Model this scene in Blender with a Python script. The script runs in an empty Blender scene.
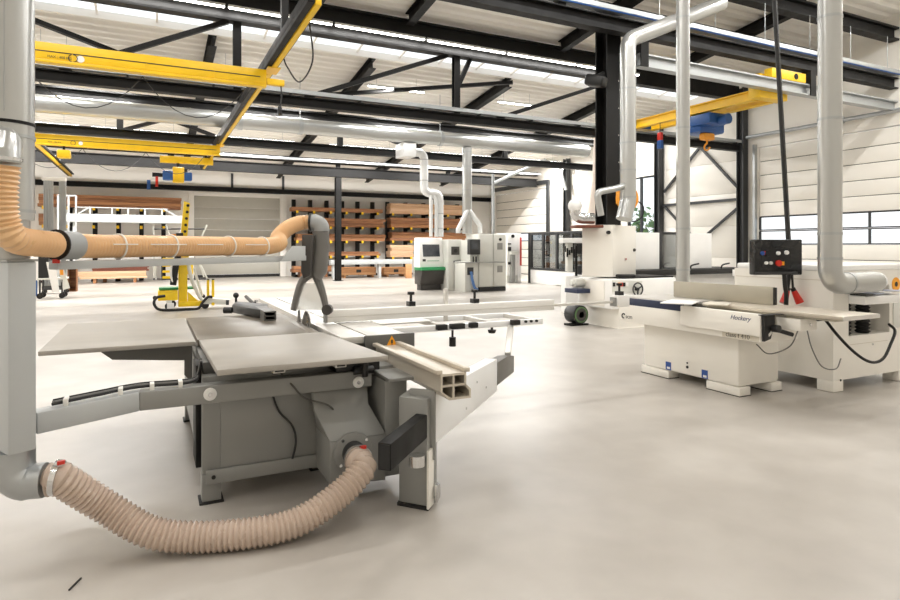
import bpy, bmesh, math, random
from mathutils import Vector, Matrix
random.seed(7)

# ------------------------------------------------------------------ camera
F = 605.0; HX = 450.0; HY = 246.0; H = 1.5          # focal length (px), horizon row, eye height (m)
TH = math.atan(300.0 / F); S, C = math.sin(TH), math.cos(TH)
scene = bpy.context.scene
COL = scene.collection
cd = bpy.data.cameras.new('camera'); cam = bpy.data.objects.new('camera', cd); COL.objects.link(cam)
cd.sensor_width = 36.0; cd.lens = 36.0 * F / 900.0; cd.shift_y = -(300.0 - HY) / 900.0
cd.clip_start = 0.05; cd.clip_end = 300
cam.location = (0, 0, H); cam.rotation_euler = (math.radians(90), 0, -TH)
scene.camera = cam

# ------------------------------------------------------------------ world, exposure
w = bpy.data.worlds.new('world'); scene.world = w; w.use_nodes = True
bg = w.node_tree.nodes['Background']; bg.inputs[0].default_value = (1.0, 0.995, 0.985, 1); bg.inputs[1].default_value = 1.25
vs = scene.view_settings
vs.view_transform = 'Standard'; vs.look = 'None'; vs.gamma = 1.0; vs.use_curve_mapping = False
vs.exposure = 0.4
LED_W = 60.0                                         # watts of each luminaire

# ------------------------------------------------------------------ pixel -> place (direction from pixel, distance from a surface)
def ray(px, py):
    a = (px - HX) / F; b = -(py - HY) / F
    return Vector((S + a * C, C - a * S, b))
def Q(px, py, d): return Vector((0, 0, H)) + ray(px, py) * d
def PZ(px, py, z): r = ray(px, py); return Q(px, py, (z - H) / r.z)
def PX(px, py, X): r = ray(px, py); return Q(px, py, X / r.x)
def PY(px, py, Y): r = ray(px, py); return Q(px, py, Y / r.y)

# ------------------------------------------------------------------ materials
def lin(c):
    return tuple((v / 255 / 12.92) if v / 255 <= .04045 else ((v / 255 + .055) / 1.055) ** 2.4 for v in c)
MATS = {}
def mat(name, rgb, rough=.5, metal=0., var=.05, scale=6., bump=0., bscale=60., emit=0., coat=0., stretch=None, trans=0., spec=.5):
    m = bpy.data.materials.new(name); m.use_nodes = True; MATS[name] = m
    n, l = m.node_tree.nodes, m.node_tree.links
    b = n['Principled BSDF']; c = lin(rgb)
    b.inputs['Roughness'].default_value = rough; b.inputs['Metallic'].default_value = metal
    b.inputs['Specular IOR Level'].default_value = spec
    b.inputs['Coat Weight'].default_value = coat
    b.inputs['Transmission Weight'].default_value = trans
    b.inputs['Base Color'].default_value = (*c, 1)
    if var or bump:
        tc = n.new('ShaderNodeTexCoord'); mp = n.new('ShaderNodeMapping'); l.new(tc.outputs['Object'], mp.inputs[0])
        if stretch: mp.inputs['Scale'].default_value = stretch
    if var:
        t = n.new('ShaderNodeTexNoise'); t.inputs['Scale'].default_value = scale; t.inputs['Detail'].default_value = 5
        l.new(mp.outputs[0], t.inputs['Vector'])
        r = n.new('ShaderNodeMapRange'); r.inputs[1].default_value = .3; r.inputs[2].default_value = .7
        r.inputs[3].default_value = 1 - var; r.inputs[4].default_value = 1 + var
        l.new(t.outputs['Fac'], r.inputs[0])
        hs = n.new('ShaderNodeHueSaturation'); hs.inputs['Color'].default_value = (*c, 1)
        l.new(r.outputs[0], hs.inputs['Value']); l.new(hs.outputs[0], b.inputs['Base Color'])
        r2 = n.new('ShaderNodeMapRange'); r2.inputs[1].default_value = .3; r2.inputs[2].default_value = .7
        r2.inputs[3].default_value = max(.03, rough - .07); r2.inputs[4].default_value = min(1, rough + .07)
        l.new(t.outputs['Fac'], r2.inputs[0]); l.new(r2.outputs[0], b.inputs['Roughness'])
    if bump:
        t2 = n.new('ShaderNodeTexNoise'); t2.inputs['Scale'].default_value = bscale
        l.new(mp.outputs[0], t2.inputs['Vector'])
        bp = n.new('ShaderNodeBump'); bp.inputs['Strength'].default_value = bump; bp.inputs['Distance'].default_value = .01
        l.new(t2.outputs['Fac'], bp.inputs['Height']); l.new(bp.outputs[0], b.inputs['Normal'])
    if emit:
        b.inputs['Emission Color'].default_value = (*c, 1); b.inputs['Emission Strength'].default_value = emit
    return m

def floor_mat():
    m = bpy.data.materials.new('polished_concrete'); m.use_nodes = True; MATS['concrete'] = m
    n, l = m.node_tree.nodes, m.node_tree.links; b = n['Principled BSDF']
    tc = n.new('ShaderNodeTexCoord')
    def noise(sc, det, rgh=.55):
        t = n.new('ShaderNodeTexNoise'); t.inputs['Scale'].default_value = sc; t.inputs['Detail'].default_value = det
        t.inputs['Roughness'].default_value = rgh; l.new(tc.outputs['Object'], t.inputs['Vector']); return t
    a = noise(.5, 4, .55); d = noise(2.2, 4, .5); f = noise(70, 3)
    mx = n.new('ShaderNodeMix'); mx.data_type = 'FLOAT'; mx.inputs[0].default_value = .35
    l.new(a.outputs['Fac'], mx.inputs[2]); l.new(d.outputs['Fac'], mx.inputs[3])
    mx2 = n.new('ShaderNodeMix'); mx2.data_type = 'FLOAT'; mx2.inputs[0].default_value = .0
    l.new(mx.outputs[0], mx2.inputs[2]); l.new(f.outputs['Fac'], mx2.inputs[3])
    cr = n.new('ShaderNodeValToRGB'); e = cr.color_ramp.elements
    e[0].position = .15; e[0].color = (*lin((138, 131, 123)), 1); e[1].position = .85; e[1].color = (*lin((210, 205, 198)), 1)
    x = cr.color_ramp.elements.new(.5); x.color = (*lin((176, 170, 162)), 1)
    l.new(mx2.outputs[0], cr.inputs[0]); l.new(cr.outputs[0], b.inputs['Base Color'])
    r = n.new('ShaderNodeMapRange'); r.inputs[1].default_value = 0; r.inputs[2].default_value = 1
    r.inputs[3].default_value = .3; r.inputs[4].default_value = .4
    l.new(d.outputs['Fac'], r.inputs[0]); l.new(r.outputs[0], b.inputs['Roughness'])
def wood_mat(name, c1, c2, rough=.55):
    m = bpy.data.materials.new(name); m.use_nodes = True; MATS[name] = m
    n, l = m.node_tree.nodes, m.node_tree.links; b = n['Principled BSDF']; b.inputs['Roughness'].default_value = rough
    tc = n.new('ShaderNodeTexCoord'); mp = n.new('ShaderNodeMapping'); mp.inputs['Scale'].default_value = (.5, 9, 16)
    oi = n.new('ShaderNodeObjectInfo'); l.new(oi.outputs['Random'], mp.inputs['Location'])
    t = n.new('ShaderNodeTexNoise'); t.inputs['Scale'].default_value = 2; t.inputs['Detail'].default_value = 6
    l.new(tc.outputs['Object'], mp.inputs[0]); l.new(mp.outputs[0], t.inputs['Vector'])
    ad = n.new('ShaderNodeMath'); ad.operation = 'MULTIPLY_ADD'; ad.inputs[1].default_value = .35
    l.new(oi.outputs['Random'], ad.inputs[0]); l.new(t.outputs['Fac'], ad.inputs[2])
    cr = n.new('ShaderNodeValToRGB'); e = cr.color_ramp.elements
    e[0].position = .4; e[0].color = (*lin(c1), 1); e[1].position = .95; e[1].color = (*lin(c2), 1)
    l.new(ad.outputs[0], cr.inputs[0]); l.new(cr.outputs[0], b.inputs['Base Color'])
def pane_mat(name, tint, fac, rough=.02):
    m = bpy.data.materials.new(name); m.use_nodes = True; MATS[name] = m
    n, l = m.node_tree.nodes, m.node_tree.links; n.clear()
    o = n.new('ShaderNodeOutputMaterial'); tr = n.new('ShaderNodeBsdfTransparent'); tr.inputs[0].default_value = (*tint, 1)
    g = n.new('ShaderNodeBsdfGlossy'); g.inputs['Roughness'].default_value = rough
    mx = n.new('ShaderNodeMixShader'); mx.inputs[0].default_value = fac
    l.new(tr.outputs[0], mx.inputs[1]); l.new(g.outputs[0], mx.inputs[2]); l.new(mx.outputs[0], o.inputs[0])
floor_mat()
wood_mat('timber_brown', (120, 74, 45), (188, 133, 88)); wood_mat('timber_pale', (196, 150, 112), (226, 190, 155))
wood_mat('timber_red', (92, 48, 36), (128, 72, 52)); wood_mat('crate_wood', (190, 135, 88), (222, 172, 125))
pane_mat('window_glass', (.93, .96, .98), .06); pane_mat('clear_plastic', (.93, .94, .93), .3, .35); pane_mat('tinted_glass', (.55, .57, .58), .12)
mat('wall_white', (242, 238, 231), .6, var=.025, scale=.8); mat('wall_panel', (238, 234, 225), .5, var=.02, scale=1.5)
mat('roof_deck', (238, 234, 226), .55, var=.02, scale=1.2)
mat('steel_black', (17, 16, 15), .55, .0, var=.1, scale=5, spec=.3); mat('steel_grey', (52, 53, 54), .45, .1, var=.06)
mat('galvanised', (176, 179, 180), .36, .7, var=.04, scale=6); mat('duct_silver', (186, 187, 185), .28, .7, var=0)
mat('duct_white', (226, 227, 226), .35, .15, var=.04, scale=5)
mat('crane_yellow', (243, 197, 22), .4, var=.05); mat('lifter_yellow', (246, 208, 30), .4, var=.05)
mat('hoist_blue', (28, 82, 150), .4, var=.1); mat('orange', (240, 158, 40), .4, var=.05); mat('red', (205, 45, 30), .4, var=.05)
mat('green', (40, 140, 82), .4, var=.05); mat('blue_label', (38, 78, 150), .4, var=0)
mat('black', (22, 22, 22), .45, var=.1); mat('black_gloss', (14, 14, 15), .25, var=0.05); mat('rubber', (28, 27, 26), .7, var=.1)
mat('saw_grey', (148, 148, 144), .42, .1, var=.03, scale=3); mat('saw_grey_dark', (98, 97, 93), .45, .1, var=.05)
mat('post_grey', (186, 189, 189), .4, .05, var=.02, scale=3); mat('saw_white', (244, 245, 245), .4, var=.02)
mat('cast_iron', (122, 114, 102), .38, .4, var=.12, scale=2.5); mat('plate_alu', (172, 167, 159), .5, .35, var=.1, scale=2.5, stretch=(1, 2.5, 1))
mat('alu', (216, 213, 207), .36, .35, var=.01, scale=1.5); mat('alu_bronze', (204, 195, 180), .36, .35, var=0)
mat('fence_alu', (236, 234, 229), .35, .1, var=0); mat('chrome', (215, 215, 215), .16, .95, var=0)
mat('cream', (240, 236, 227), .42, var=.015, scale=2); mat('cream_shade', (214, 207, 192), .45, var=.02); mat('machine_white', (242, 241, 238), .4, var=.015)
mat('machine_grey', (222, 222, 215), .42, var=.02); mat('planer_fence', (176, 170, 155), .36, .4, var=.03); mat('navy', (30, 42, 72), .35, var=.05)
mat('hose_tan', (232, 190, 142), .34, var=.04, scale=12, coat=.3); mat('hose_pink', (196, 176, 160), .26, var=.03, scale=6, coat=.5)
mat('hose_band', (216, 160, 104), .4, var=.06); mat('grey_plastic', (158, 160, 160), .4, var=.03); mat('hood_grey', (112, 110, 106), .42, var=.05); mat('hood_dark', (66, 63, 60), .45, var=.05)
mat('cable_tie', (238, 234, 226), .4, var=0); mat('paper', (236, 234, 228), .6, var=.02); mat('paper_print', (176, 180, 196), .6, var=.12, scale=60)
mat('door_grey', (176, 173, 163), .5, var=.02); mat('panel_black', (26, 26, 27), .35, var=.03); mat('screen', (70, 74, 80), .15, var=.25, scale=6)
mat('led', (255, 252, 245), .5, var=0, emit=14.0); mat('text_dark', (45, 44, 42), .5, var=0); mat('text_grey', (84, 80, 74), .5, var=0); mat('text_navy', (22, 44, 98), .4, var=0)
mat('warning', (246, 166, 20), .4, var=0); mat('skin_box', (212, 170, 120), .6, var=.06); mat('blade_steel', (120, 118, 112), .3, .8, var=.1)
mat('building', (196, 204, 224), .7, var=.02); mat('foliage', (96, 128, 84), .7, var=.2, scale=3); mat('lilac_cable', (90, 130, 190), .5, var=0)
mat('asphalt', (170, 168, 164), .8, var=.05); mat('white_cloth', (240, 226, 214), .7, var=.03)

# ------------------------------------------------------------------ mesh builder
class MB:
    def __init__(s): s.v = []; s.f = []
    def add(s, vs, fs):
        k = len(s.v); s.v += [Vector(v) for v in vs]; s.f += [tuple(i + k for i in f) for f in fs]; return s
    BF = [(0, 3, 2, 1), (4, 5, 6, 7), (0, 1, 5, 4), (1, 2, 6, 5), (2, 3, 7, 6), (3, 0, 4, 7)]
    def box(s, x0, x1, y0, y1, z0, z1):
        return s.add([(x0, y0, z0), (x1, y0, z0), (x1, y1, z0), (x0, y1, z0), (x0, y0, z1), (x1, y0, z1), (x1, y1, z1), (x0, y1, z1)], MB.BF)
    def cb(s, c, sz, rz=0., rx=0., ry=0.):
        M = Matrix.Translation(Vector(c)) @ Matrix.Rotation(rz, 4, 'Z') @ Matrix.Rotation(ry, 4, 'Y') @ Matrix.Rotation(rx, 4, 'X')
        x, y, z = sz[0] / 2, sz[1] / 2, sz[2] / 2
        return s.add([M @ Vector(p) for p in [(-x, -y, -z), (x, -y, -z), (x, y, -z), (-x, y, -z), (-x, -y, z), (x, -y, z), (x, y, z), (-x, y, z)]], MB.BF)
    def frame(s, p0, p1, up=(0, 0, 1)):
        p0, p1 = Vector(p0), Vector(p1); t = (p1 - p0).normalized(); u = Vector(up)
        if abs(t.dot(u)) > .98: u = Vector((0, 1, 0))
        r = t.cross(u).normalized(); u = r.cross(t); return p0, p1, r, u
    def bar(s, p0, p1, wd, ht, up=(0, 0, 1), oz=0., ox=0.):
        p0, p1, r, u = s.frame(p0, p1, up); a, b = r * wd / 2, u * ht / 2; o = u * oz + r * ox
        return s.add([p0 - a - b + o, p0 + a - b + o, p1 + a - b + o, p1 - a - b + o, p0 - a + b + o, p0 + a + b + o, p1 + a + b + o, p1 - a + b + o], MB.BF)
    def ibeam(s, p0, p1, wd, ht, tf=.02, tw=.014, up=(0, 0, 1)):
        s.bar(p0, p1, wd, tf, up, ht / 2 - tf / 2); s.bar(p0, p1, wd, tf, up, -ht / 2 + tf / 2)
        return s.bar(p0, p1, tw, ht - 2 * tf, up)
    def tube(s, pts, r, n=12, caps=True, closed=False):
        pts = [Vector(p) for p in pts]; m = len(pts); rs = r if isinstance(r, (list, tuple)) else [r] * m
        vs = []; t0 = (pts[1] - pts[0]).normalized()
        u = Vector((0, 0, 1)) if abs(t0.z) < .9 else Vector((1, 0, 0)); rr = t0.cross(u).normalized()
        for i in range(m):
            if closed: t = (pts[(i + 1) % m] - pts[i - 1]).normalized()
            else: t = (pts[min(i + 1, m - 1)] - pts[max(i - 1, 0)]).normalized()
            rr = (rr - t * rr.dot(t)).normalized(); uu = rr.cross(t)
            for k in range(n):
                an = 2 * math.pi * k / n; vs.append(pts[i] + (rr * math.cos(an) + uu * math.sin(an)) * rs[i])
        fs = []
        for i in range(m if closed else m - 1):
            j = (i + 1) % m
            for k in range(n): fs.append((i * n + k, i * n + (k + 1) % n, j * n + (k + 1) % n, j * n + k))
        if caps and not closed: fs += [tuple(range(n - 1, -1, -1)), tuple(range((m - 1) * n, m * n))]
        return s.add(vs, fs)
    def cyl(s, p0, p1, r, n=16, r2=None): return s.tube([p0, p1], [r, r if r2 is None else r2], n)
    def prism(s, poly, vec):
        poly = [Vector(p) for p in poly]; n = len(poly); vec = Vector(vec)
        return s.add(poly + [p + vec for p in poly], [tuple(range(n - 1, -1, -1)), tuple(range(n, 2 * n))] + [(i, (i + 1) % n, (i + 1) % n + n, i + n) for i in range(n)])
    def sphere(s, c, r, n=12, m=8):
        c = Vector(c); pts = [c + Vector((0, 0, -r * math.cos(math.pi * i / m))) for i in range(m + 1)]
        return s.tube(pts, [max(.0005, r * math.sin(math.pi * i / m)) for i in range(m + 1)], n)
    def build(s, name, mt, parent=None, bev=0., smooth=True, local=False, seg=2):
        me = bpy.data.meshes.new(name); v = s.v
        if parent is not None and not local:
            M = wmat(parent).inverted(); v = [M @ p for p in v]
        me.from_pydata([tuple(p) for p in v], [], s.f)
        bm = bmesh.new(); bm.from_mesh(me); bmesh.ops.recalc_face_normals(bm, faces=bm.faces)
        if bev:
            ed = [e for e in bm.edges if len(e.link_faces) == 2 and e.calc_face_angle(0) > .6]
            bmesh.ops.bevel(bm, geom=ed, offset=bev, segments=seg, profile=.5, affect='EDGES', clamp_overlap=True)
        bm.to_mesh(me); bm.free()
        if smooth:
            for p in me.polygons: p.use_smooth = True
            me.set_sharp_from_angle(angle=math.radians(32))
        me.materials.append(MATS[mt]); o = bpy.data.objects.new(name, me); COL.objects.link(o)
        if parent is not None: o.parent = parent
        return o
def wmat(o):
    M = Matrix.Translation(o.location) @ o.rotation_euler.to_matrix().to_4x4()
    return wmat(o.parent) @ M if o.parent else M
def tag(o, label, cat, group=None):
    o['label'] = label; o['category'] = cat
    if group: o['group'] = group
    return o
def thing(name, label, cat, loc=(0, 0, 0), rz=0., group=None):
    o = bpy.data.objects.new(name, None); COL.objects.link(o); o.location = Vector(loc); o.rotation_euler = (0, 0, rz)
    o.empty_display_size = .1
    return tag(o, label, cat, group)
def struct(o): o['kind'] = 'structure'; return o
def copy_tree(o, parent=None):
    c = o.copy(); COL.objects.link(c)
    if parent is not None: c.parent = parent
    for ch in list(o.children): copy_tree(ch, c)
    return c
def piece(src, parent, loc):
    c = src.copy(); COL.objects.link(c); c.parent = parent; c.location = loc; return c
def smoothpath(P, n=12):
    P = [Vector(p) for p in P]; out = []
    Q_ = [P[0] * 2 - P[1]] + P + [P[-1] * 2 - P[-2]]
    for i in range(1, len(Q_) - 2):
        a, b, c, d = Q_[i - 1:i + 3]
        for k in range(n):
            t = k / n
            out.append(.5 * ((2 * b) + (c - a) * t + (2 * a - 5 * b + 4 * c - d) * t * t + (3 * b - 3 * c + d - a) * t ** 3))
    return out + [P[-1]]
def resample(P, step):
    out = [P[0]]; acc = 0
    for a, b in zip(P, P[1:]):
        L = (b - a).length; x = step - acc
        while x <= L and L > 0: out.append(a + (b - a) * (x / L)); x += step
        acc = L - (x - step)
    return out
def text(name, body, size, mt, parent, loc, xdir, up, shear=0., ext=.0008):
    cu = bpy.data.curves.new(name, 'FONT'); cu.body = body; cu.size = size; cu.shear = shear; cu.extrude = ext
    o = bpy.data.objects.new(name, cu); COL.objects.link(o); bpy.context.view_layer.update()
    me = bpy.data.meshes.new_from_object(o); bpy.data.objects.remove(o)
    xd = Vector(xdir).normalized(); u = Vector(up).normalized(); nn = xd.cross(u)
    M = Matrix((xd, u, nn)).transposed().to_4x4(); M.translation = Vector(loc)
    if parent is not None: M = wmat(parent).inverted() @ M
    me.transform(M); me.materials.clear(); me.materials.append(MATS[mt])
    ob = bpy.data.objects.new(name, me); COL.objects.link(ob); ob.parent = parent; return ob
def elbow(c_in, corner, c_out, R, n=7):
    """path from c_in to c_out with a rounded corner of radius R"""
    a, c, b = Vector(c_in), Vector(corner), Vector(c_out); u = (a - c).normalized(); v = (b - c).normalized()
    ang = u.angle(v); L = R / math.tan(ang / 2); p0 = c + u * L; p1 = c + v * L
    ctr = c + (u + v).normalized() * (R / math.sin(ang / 2)); out = [a]
    A = p0 - ctr; B = p1 - ctr; tot = A.angle(B); ax = A.cross(B).normalized()
    for i in range(n + 1): out.append(ctr + Matrix.Rotation(tot * i / n, 3, ax) @ A)
    return out + [b]

# ================================================================== SETTING
XW, YB, X0, Y0 = 17.8, 30.6, -9.0, -6.0
def roof_z(y): return 7.1 - .12 * (y - 13.7)
fl = struct(MB().box(X0, XW + .2, Y0, YB + .2, -.15, 0).build('floor', 'concrete', smooth=False))
struct(MB().box(XW + .2, 70, -30, 60, -.3, -.05).build('ground_outside', 'asphalt', smooth=False))

# roof deck: trapezoid ribs along X
def deck(y0, y1):
    m = MB(); prof = []; per = .34; y = y0
    while y < y1 - 1e-6:
        for dy, dz in ((0, 0), (.11, 0), (.155, .075), (.295, .075)):
            if y + dy < y1: prof.append((y + dy, dz))
        y += per
    prof.append((y1, 0)); vs = []
    for yy, dz in prof:
        z = roof_z(yy) + dz; vs += [(X0, yy, z), (XW + .1, yy, z), (X0, yy, z + .02), (XW + .1, yy, z + .02)]
    fs = []
    for i in range(len(prof) - 1):
        a, b = i * 4, i * 4 + 4; fs += [(a, a + 1, b + 1, b), (a + 2, b + 2, b + 3, a + 3)]
    return m.add(vs, fs)
SK = (14.9, 16.2)
struct(deck(Y0, SK[0]).build('ceiling', 'roof_deck', smooth=False))
struct(deck(SK[1], YB + .1).build('ceiling_rear', 'roof_deck', smooth=False))
sk = MB(); sk.add([(X0, SK[0], roof_z(SK[0]) + .12), (XW, SK[0], roof_z(SK[0]) + .12), (XW, SK[1], roof_z(SK[1]) + .12), (X0, SK[1], roof_z(SK[1]) + .12)], [(0, 1, 2, 3)])
sko = struct(sk.build('window_1', 'window_glass', smooth=False))
fr = MB()
for yy in SK: fr.box(X0, XW, yy - .03, yy + .03, roof_z(yy) - .02, roof_z(yy) + .16)
fr.build('skylight_curb', 'wall_white', sko, smooth=False)
x = X0 + .4
while x < XW:
    b_ = MB().bar((x, SK[0], roof_z(SK[0]) + .1), (x, SK[1], roof_z(SK[1]) + .1), .05, .05).build('glazing_bar', 'wall_white', sko, smooth=False); x += 1.25

# back wall with the grey sectional door
DBX0, DBX1, DBZ = PY(194, 200, YB).x, PY(280, 200, YB).x, PY(237, 197, YB).z
bw = MB()
struct(MB().box(X0 - .2, X0, Y0, YB + .2, 0, 9.4).build('wall_left', 'wall_white', smooth=False))
struct(MB().box(X0 - .2, XW + .2, Y0 - .2, Y0, 0, 9.6).build('wall_front', 'wall_white', smooth=False))
bw.box(X0, DBX0, YB, YB + .2, 0, roof_z(YB)); bw.box(DBX1, XW + .2, YB, YB + .2, 0, roof_z(YB)); bw.box(DBX0, DBX1, YB, YB + .2, DBZ, roof_z(YB))
wb = struct(bw.build('wall_back', 'wall_white', smooth=False))
n = 7
d3 = struct(MB().box(DBX0, DBX1, YB + .03, YB + .06, 0, .14).build('door_1', 'rubber', smooth=False))
for i in range(n):
    h = (DBZ - .14) / n
    MB().box(DBX0 + .01, DBX1 - .01, YB + .02, YB + .1, .14 + i * h + .006, .14 + (i + 1) * h).build('section', 'door_grey', d3, bev=.008)
f_ = MB(); f_.box(DBX0 - .25, DBX0 - .003, YB - .1, YB - .003, 0, DBZ + .2); f_.box(DBX1 + .003, DBX1 + .3, YB - .1, YB - .003, 0, DBZ + .2); f_.box(DBX0 - .003, DBX1 + .003, YB - .1, YB - .003, DBZ + .003, DBZ + .2)
struct(f_.build('trim_1', 'wall_white', bev=.01))
for px in (232, 283):
    p = PY(px, 180, YB)
    struct(MB().box(p.x - .05, p.x + .05, YB - .08, YB - .003, DBZ + .22, roof_z(YB) - .1).build('trim_2', 'steel_grey'))

# right wall: cladding bays, doors, tall window
def bay(y0, y1, z0, z1=None):
    m = MB(); za = z1 if z1 is not None else roof_z(y0) + .05; zb = z1 if z1 is not None else roof_z(y1) + .05
    return m.prism([(XW, y0, z0), (XW, y1, z0), (XW, y1, zb), (XW, y0, za)], (.2, 0, 0))
D2 = (7.4, 13.25, 4.72); D1 = (24.9, 30.05, 4.42); WT = (17.62, 19.3, .55, 4.3)
wr = MB()
for a in ((Y0, D2[0], 0), (D2[1], WT[0], 0), (WT[1], D1[0], 0), (D1[1], YB + .2, 0), (D2[0], D2[1], D2[2]), (D1[0], D1[1], D1[2]), (WT[0], WT[1], WT[3])):
    q = bay(*a); wr.add(q.v, q.f)
q = bay(WT[0], WT[1], 0, WT[2]); wr.add(q.v, q.f)
wrt = struct(wr.build('wall_right', 'wall_panel', smooth=False))
# cladding panels proud of the wall between the columns (joints between them)
for (a, b) in ((13.95, 17.15), (19.6, 22.9), (23.4, 24.7)):
    for i, (z0, z1) in enumerate(((.02, 1.1), (1.1, 2.2), (2.2, 3.3), (3.3, 4.4), (4.4, 5.5))):
        if z1 > roof_z(b) - .2: continue
        MB().box(XW - .03, XW - .002, a, b, z0 + .006, z1 - .006).build('panel', 'wall_panel', wrt, bev=.006)
# near sectional door
zs = [.02, .21, .65, 1.1, 1.54, 2.0, 2.46, 2.9, 3.34, 3.8, 4.25, 4.7]
d2 = struct(MB().box(XW + .1, XW + .13, D2[0], D2[1], 0, .02).build('door_2', 'rubber'))
for i in range(len(zs) - 1):
    if zs[i] in (1.54, 2.0):
        pf = MB(); ys = [D2[0] + .02, 8.5, 9.86, 11.2, D2[1] - .02]; z0, z1 = zs[i] + .004, zs[i + 1] - .004
        pf.box(XW + .06, XW + .11, D2[0] + .02, D2[1] - .02, z0, z0 + .035); pf.box(XW + .06, XW + .11, D2[0] + .02, D2[1] - .02, z1 - .035, z1)
        for yy in ys: pf.box(XW + .06, XW + .11, yy - .03, yy + .03, z0 + .035, z1 - .035)
        o = pf.build('window_section', 'steel_grey', d2)
        for a, b in zip(ys, ys[1:]): MB().box(XW + .08, XW + .088, a + .03, b - .03, z0 + .035, z1 - .035).build('pane', 'window_glass', o)
    else:
        MB().box(XW + .05, XW + .11, D2[0] + .02, D2[1] - .02, zs[i] + .009, zs[i + 1] - .009).build('section', 'cream', d2, bev=.012)
MB().box(XW + .112, XW + .13, D2[0] + .02, D2[1] - .02, .021, 1.54).box(XW + .112, XW + .13, D2[0] + .02, D2[1] - .02, 2.46, 4.7).build('light_stop_sheet', 'steel_black', d2)  # black sheet added behind the sections to stop light leaking through the joints
tr = MB(); tr.box(XW - .12, XW + .04, D2[1] + .02, D2[1] + .1, 0, D2[2] + .1); tr.box(XW - .12, XW + .04, D2[0] - .1, D2[0] - .02, 0, D2[2] + .1)
struct(tr.build('trim_3', 'galvanised'))
tr = MB().cyl((XW - .2, D2[0] - .1, D2[2] + .35), (XW - .2, D2[1] + .25, D2[2] + .35), .06, 12); tr.cyl((XW - .2, 10.4, D2[2] + .35), (XW - .2, 10.9, D2[2] + .35), .1, 12)
struct(tr.build('spring_shaft', 'galvanised', d2))
# far sectional door
zs1 = [.02, .45, .88, 1.32, 1.76, 2.2, 2.65, 3.09, 3.52, 3.95, 4.4]
d1 = struct(MB().box(XW + .1, XW + .13, D1[0], D1[1], 0, .02).build('door_3', 'rubber'))
for i in range(len(zs1) - 1):
    if zs1[i] == 1.76:
        o = MB().box(XW + .06, XW + .1, D1[0] + .02, D1[1] - .02, zs1[i], zs1[i] + .04).box(XW + .06, XW + .1, D1[0] + .02, D1[1] - .02, zs1[i + 1] - .05, zs1[i + 1] - .01).build('window_section', 'steel_grey', d1)
        MB().box(XW + .08, XW + .086, D1[0] + .02, D1[1] - .02, zs1[i] + .04, zs1[i + 1] - .05).build('pane', 'window_glass', o)
    else: MB().box(XW + .05, XW + .11, D1[0] + .02, D1[1] - .02, zs1[i] + .012, zs1[i + 1] - .012).build('section', 'cream', d1, bev=.012)
tr = MB().box(XW - .15, XW - .01, D1[0] - .22, D1[0] - .04, 0, 4.6).box(XW - .15, XW - .01, D1[1] + .04, D1[1] + .2, 0, 4.6).box(XW - .15, XW - .01, D1[0] - .22, D1[1] + .2, 4.6, 4.8)
struct(tr.build('trim_5', 'steel_grey', bev=.01))
MB().box(XW + .112, XW + .13, D1[0] + .02, D1[1] - .02, .021, 1.76).box(XW + .112, XW + .13, D1[0] + .02, D1[1] - .02, 2.19, 4.4).build('light_stop_sheet', 'steel_black', d1)  # added light-blocking sheet behind the far door's sections
# tall window
wt = MB()
for yy in (WT[0] + .04, 18.56, WT[1] - .04): wt.box(XW + .04, XW + .14, yy - .04, yy + .04, WT[2], WT[3])
for zz in (WT[2] + .03, WT[3] - .03): wt.box(XW + .04, XW + .14, WT[0] + .08, WT[1] - .08, zz - .03, zz + .03)
wto = struct(wt.build('window_2', 'steel_grey'))
for a, b in ((WT[0] + .08, 18.52), (18.6, WT[1] - .08)): MB().box(XW + .08, XW + .09, a, b, WT[2] + .06, WT[3] - .06).build('pane', 'window_glass', wto)

# outside: neighbour building and trees seen through the panes
nb = thing('neighbour_building', 'pale bluish building outside the sectional door windows', 'building', (34, 11, 0))
MB().box(32, 44, 5, 16, -.05, 3.6).build('wall', 'building', nb)
MB().box(31.7, 44.3, 4.7, 16.3, 3.6, 3.9).build('roof', 'building', nb)
def blob_tree(px, Y, X, h, r, lab):
    t = thing('garden_tree', lab, 'tree', (X, Y, -.05)); MB().cyl((X, Y, -.05), (X, Y, h * .6), .12, 8).build('trunk', 'timber_brown', t)
    m = MB()
    for k in range(420):
        v = Vector((random.gauss(0, 1), random.gauss(0, 1), random.gauss(0, 1))).normalized() * r * random.random() ** .4
        c = Vector((X, Y, h * .65)) + Vector((v.x, v.y, v.z * 1.1)); a = Vector((random.gauss(0, 1), random.gauss(0, 1), random.gauss(0, 1))).normalized() * .2; b = a.orthogonal() * .6
        m.add([c - a, c + b, c + a, c - b], [(0, 1, 2, 3)])
    m.build('foliage', 'foliage', t, smooth=False)['kind'] = 'stuff'
blob_tree(645, 27.5, 26.6, 3.4, 1.5, 'green leafy tree outside the tall window')

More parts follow.
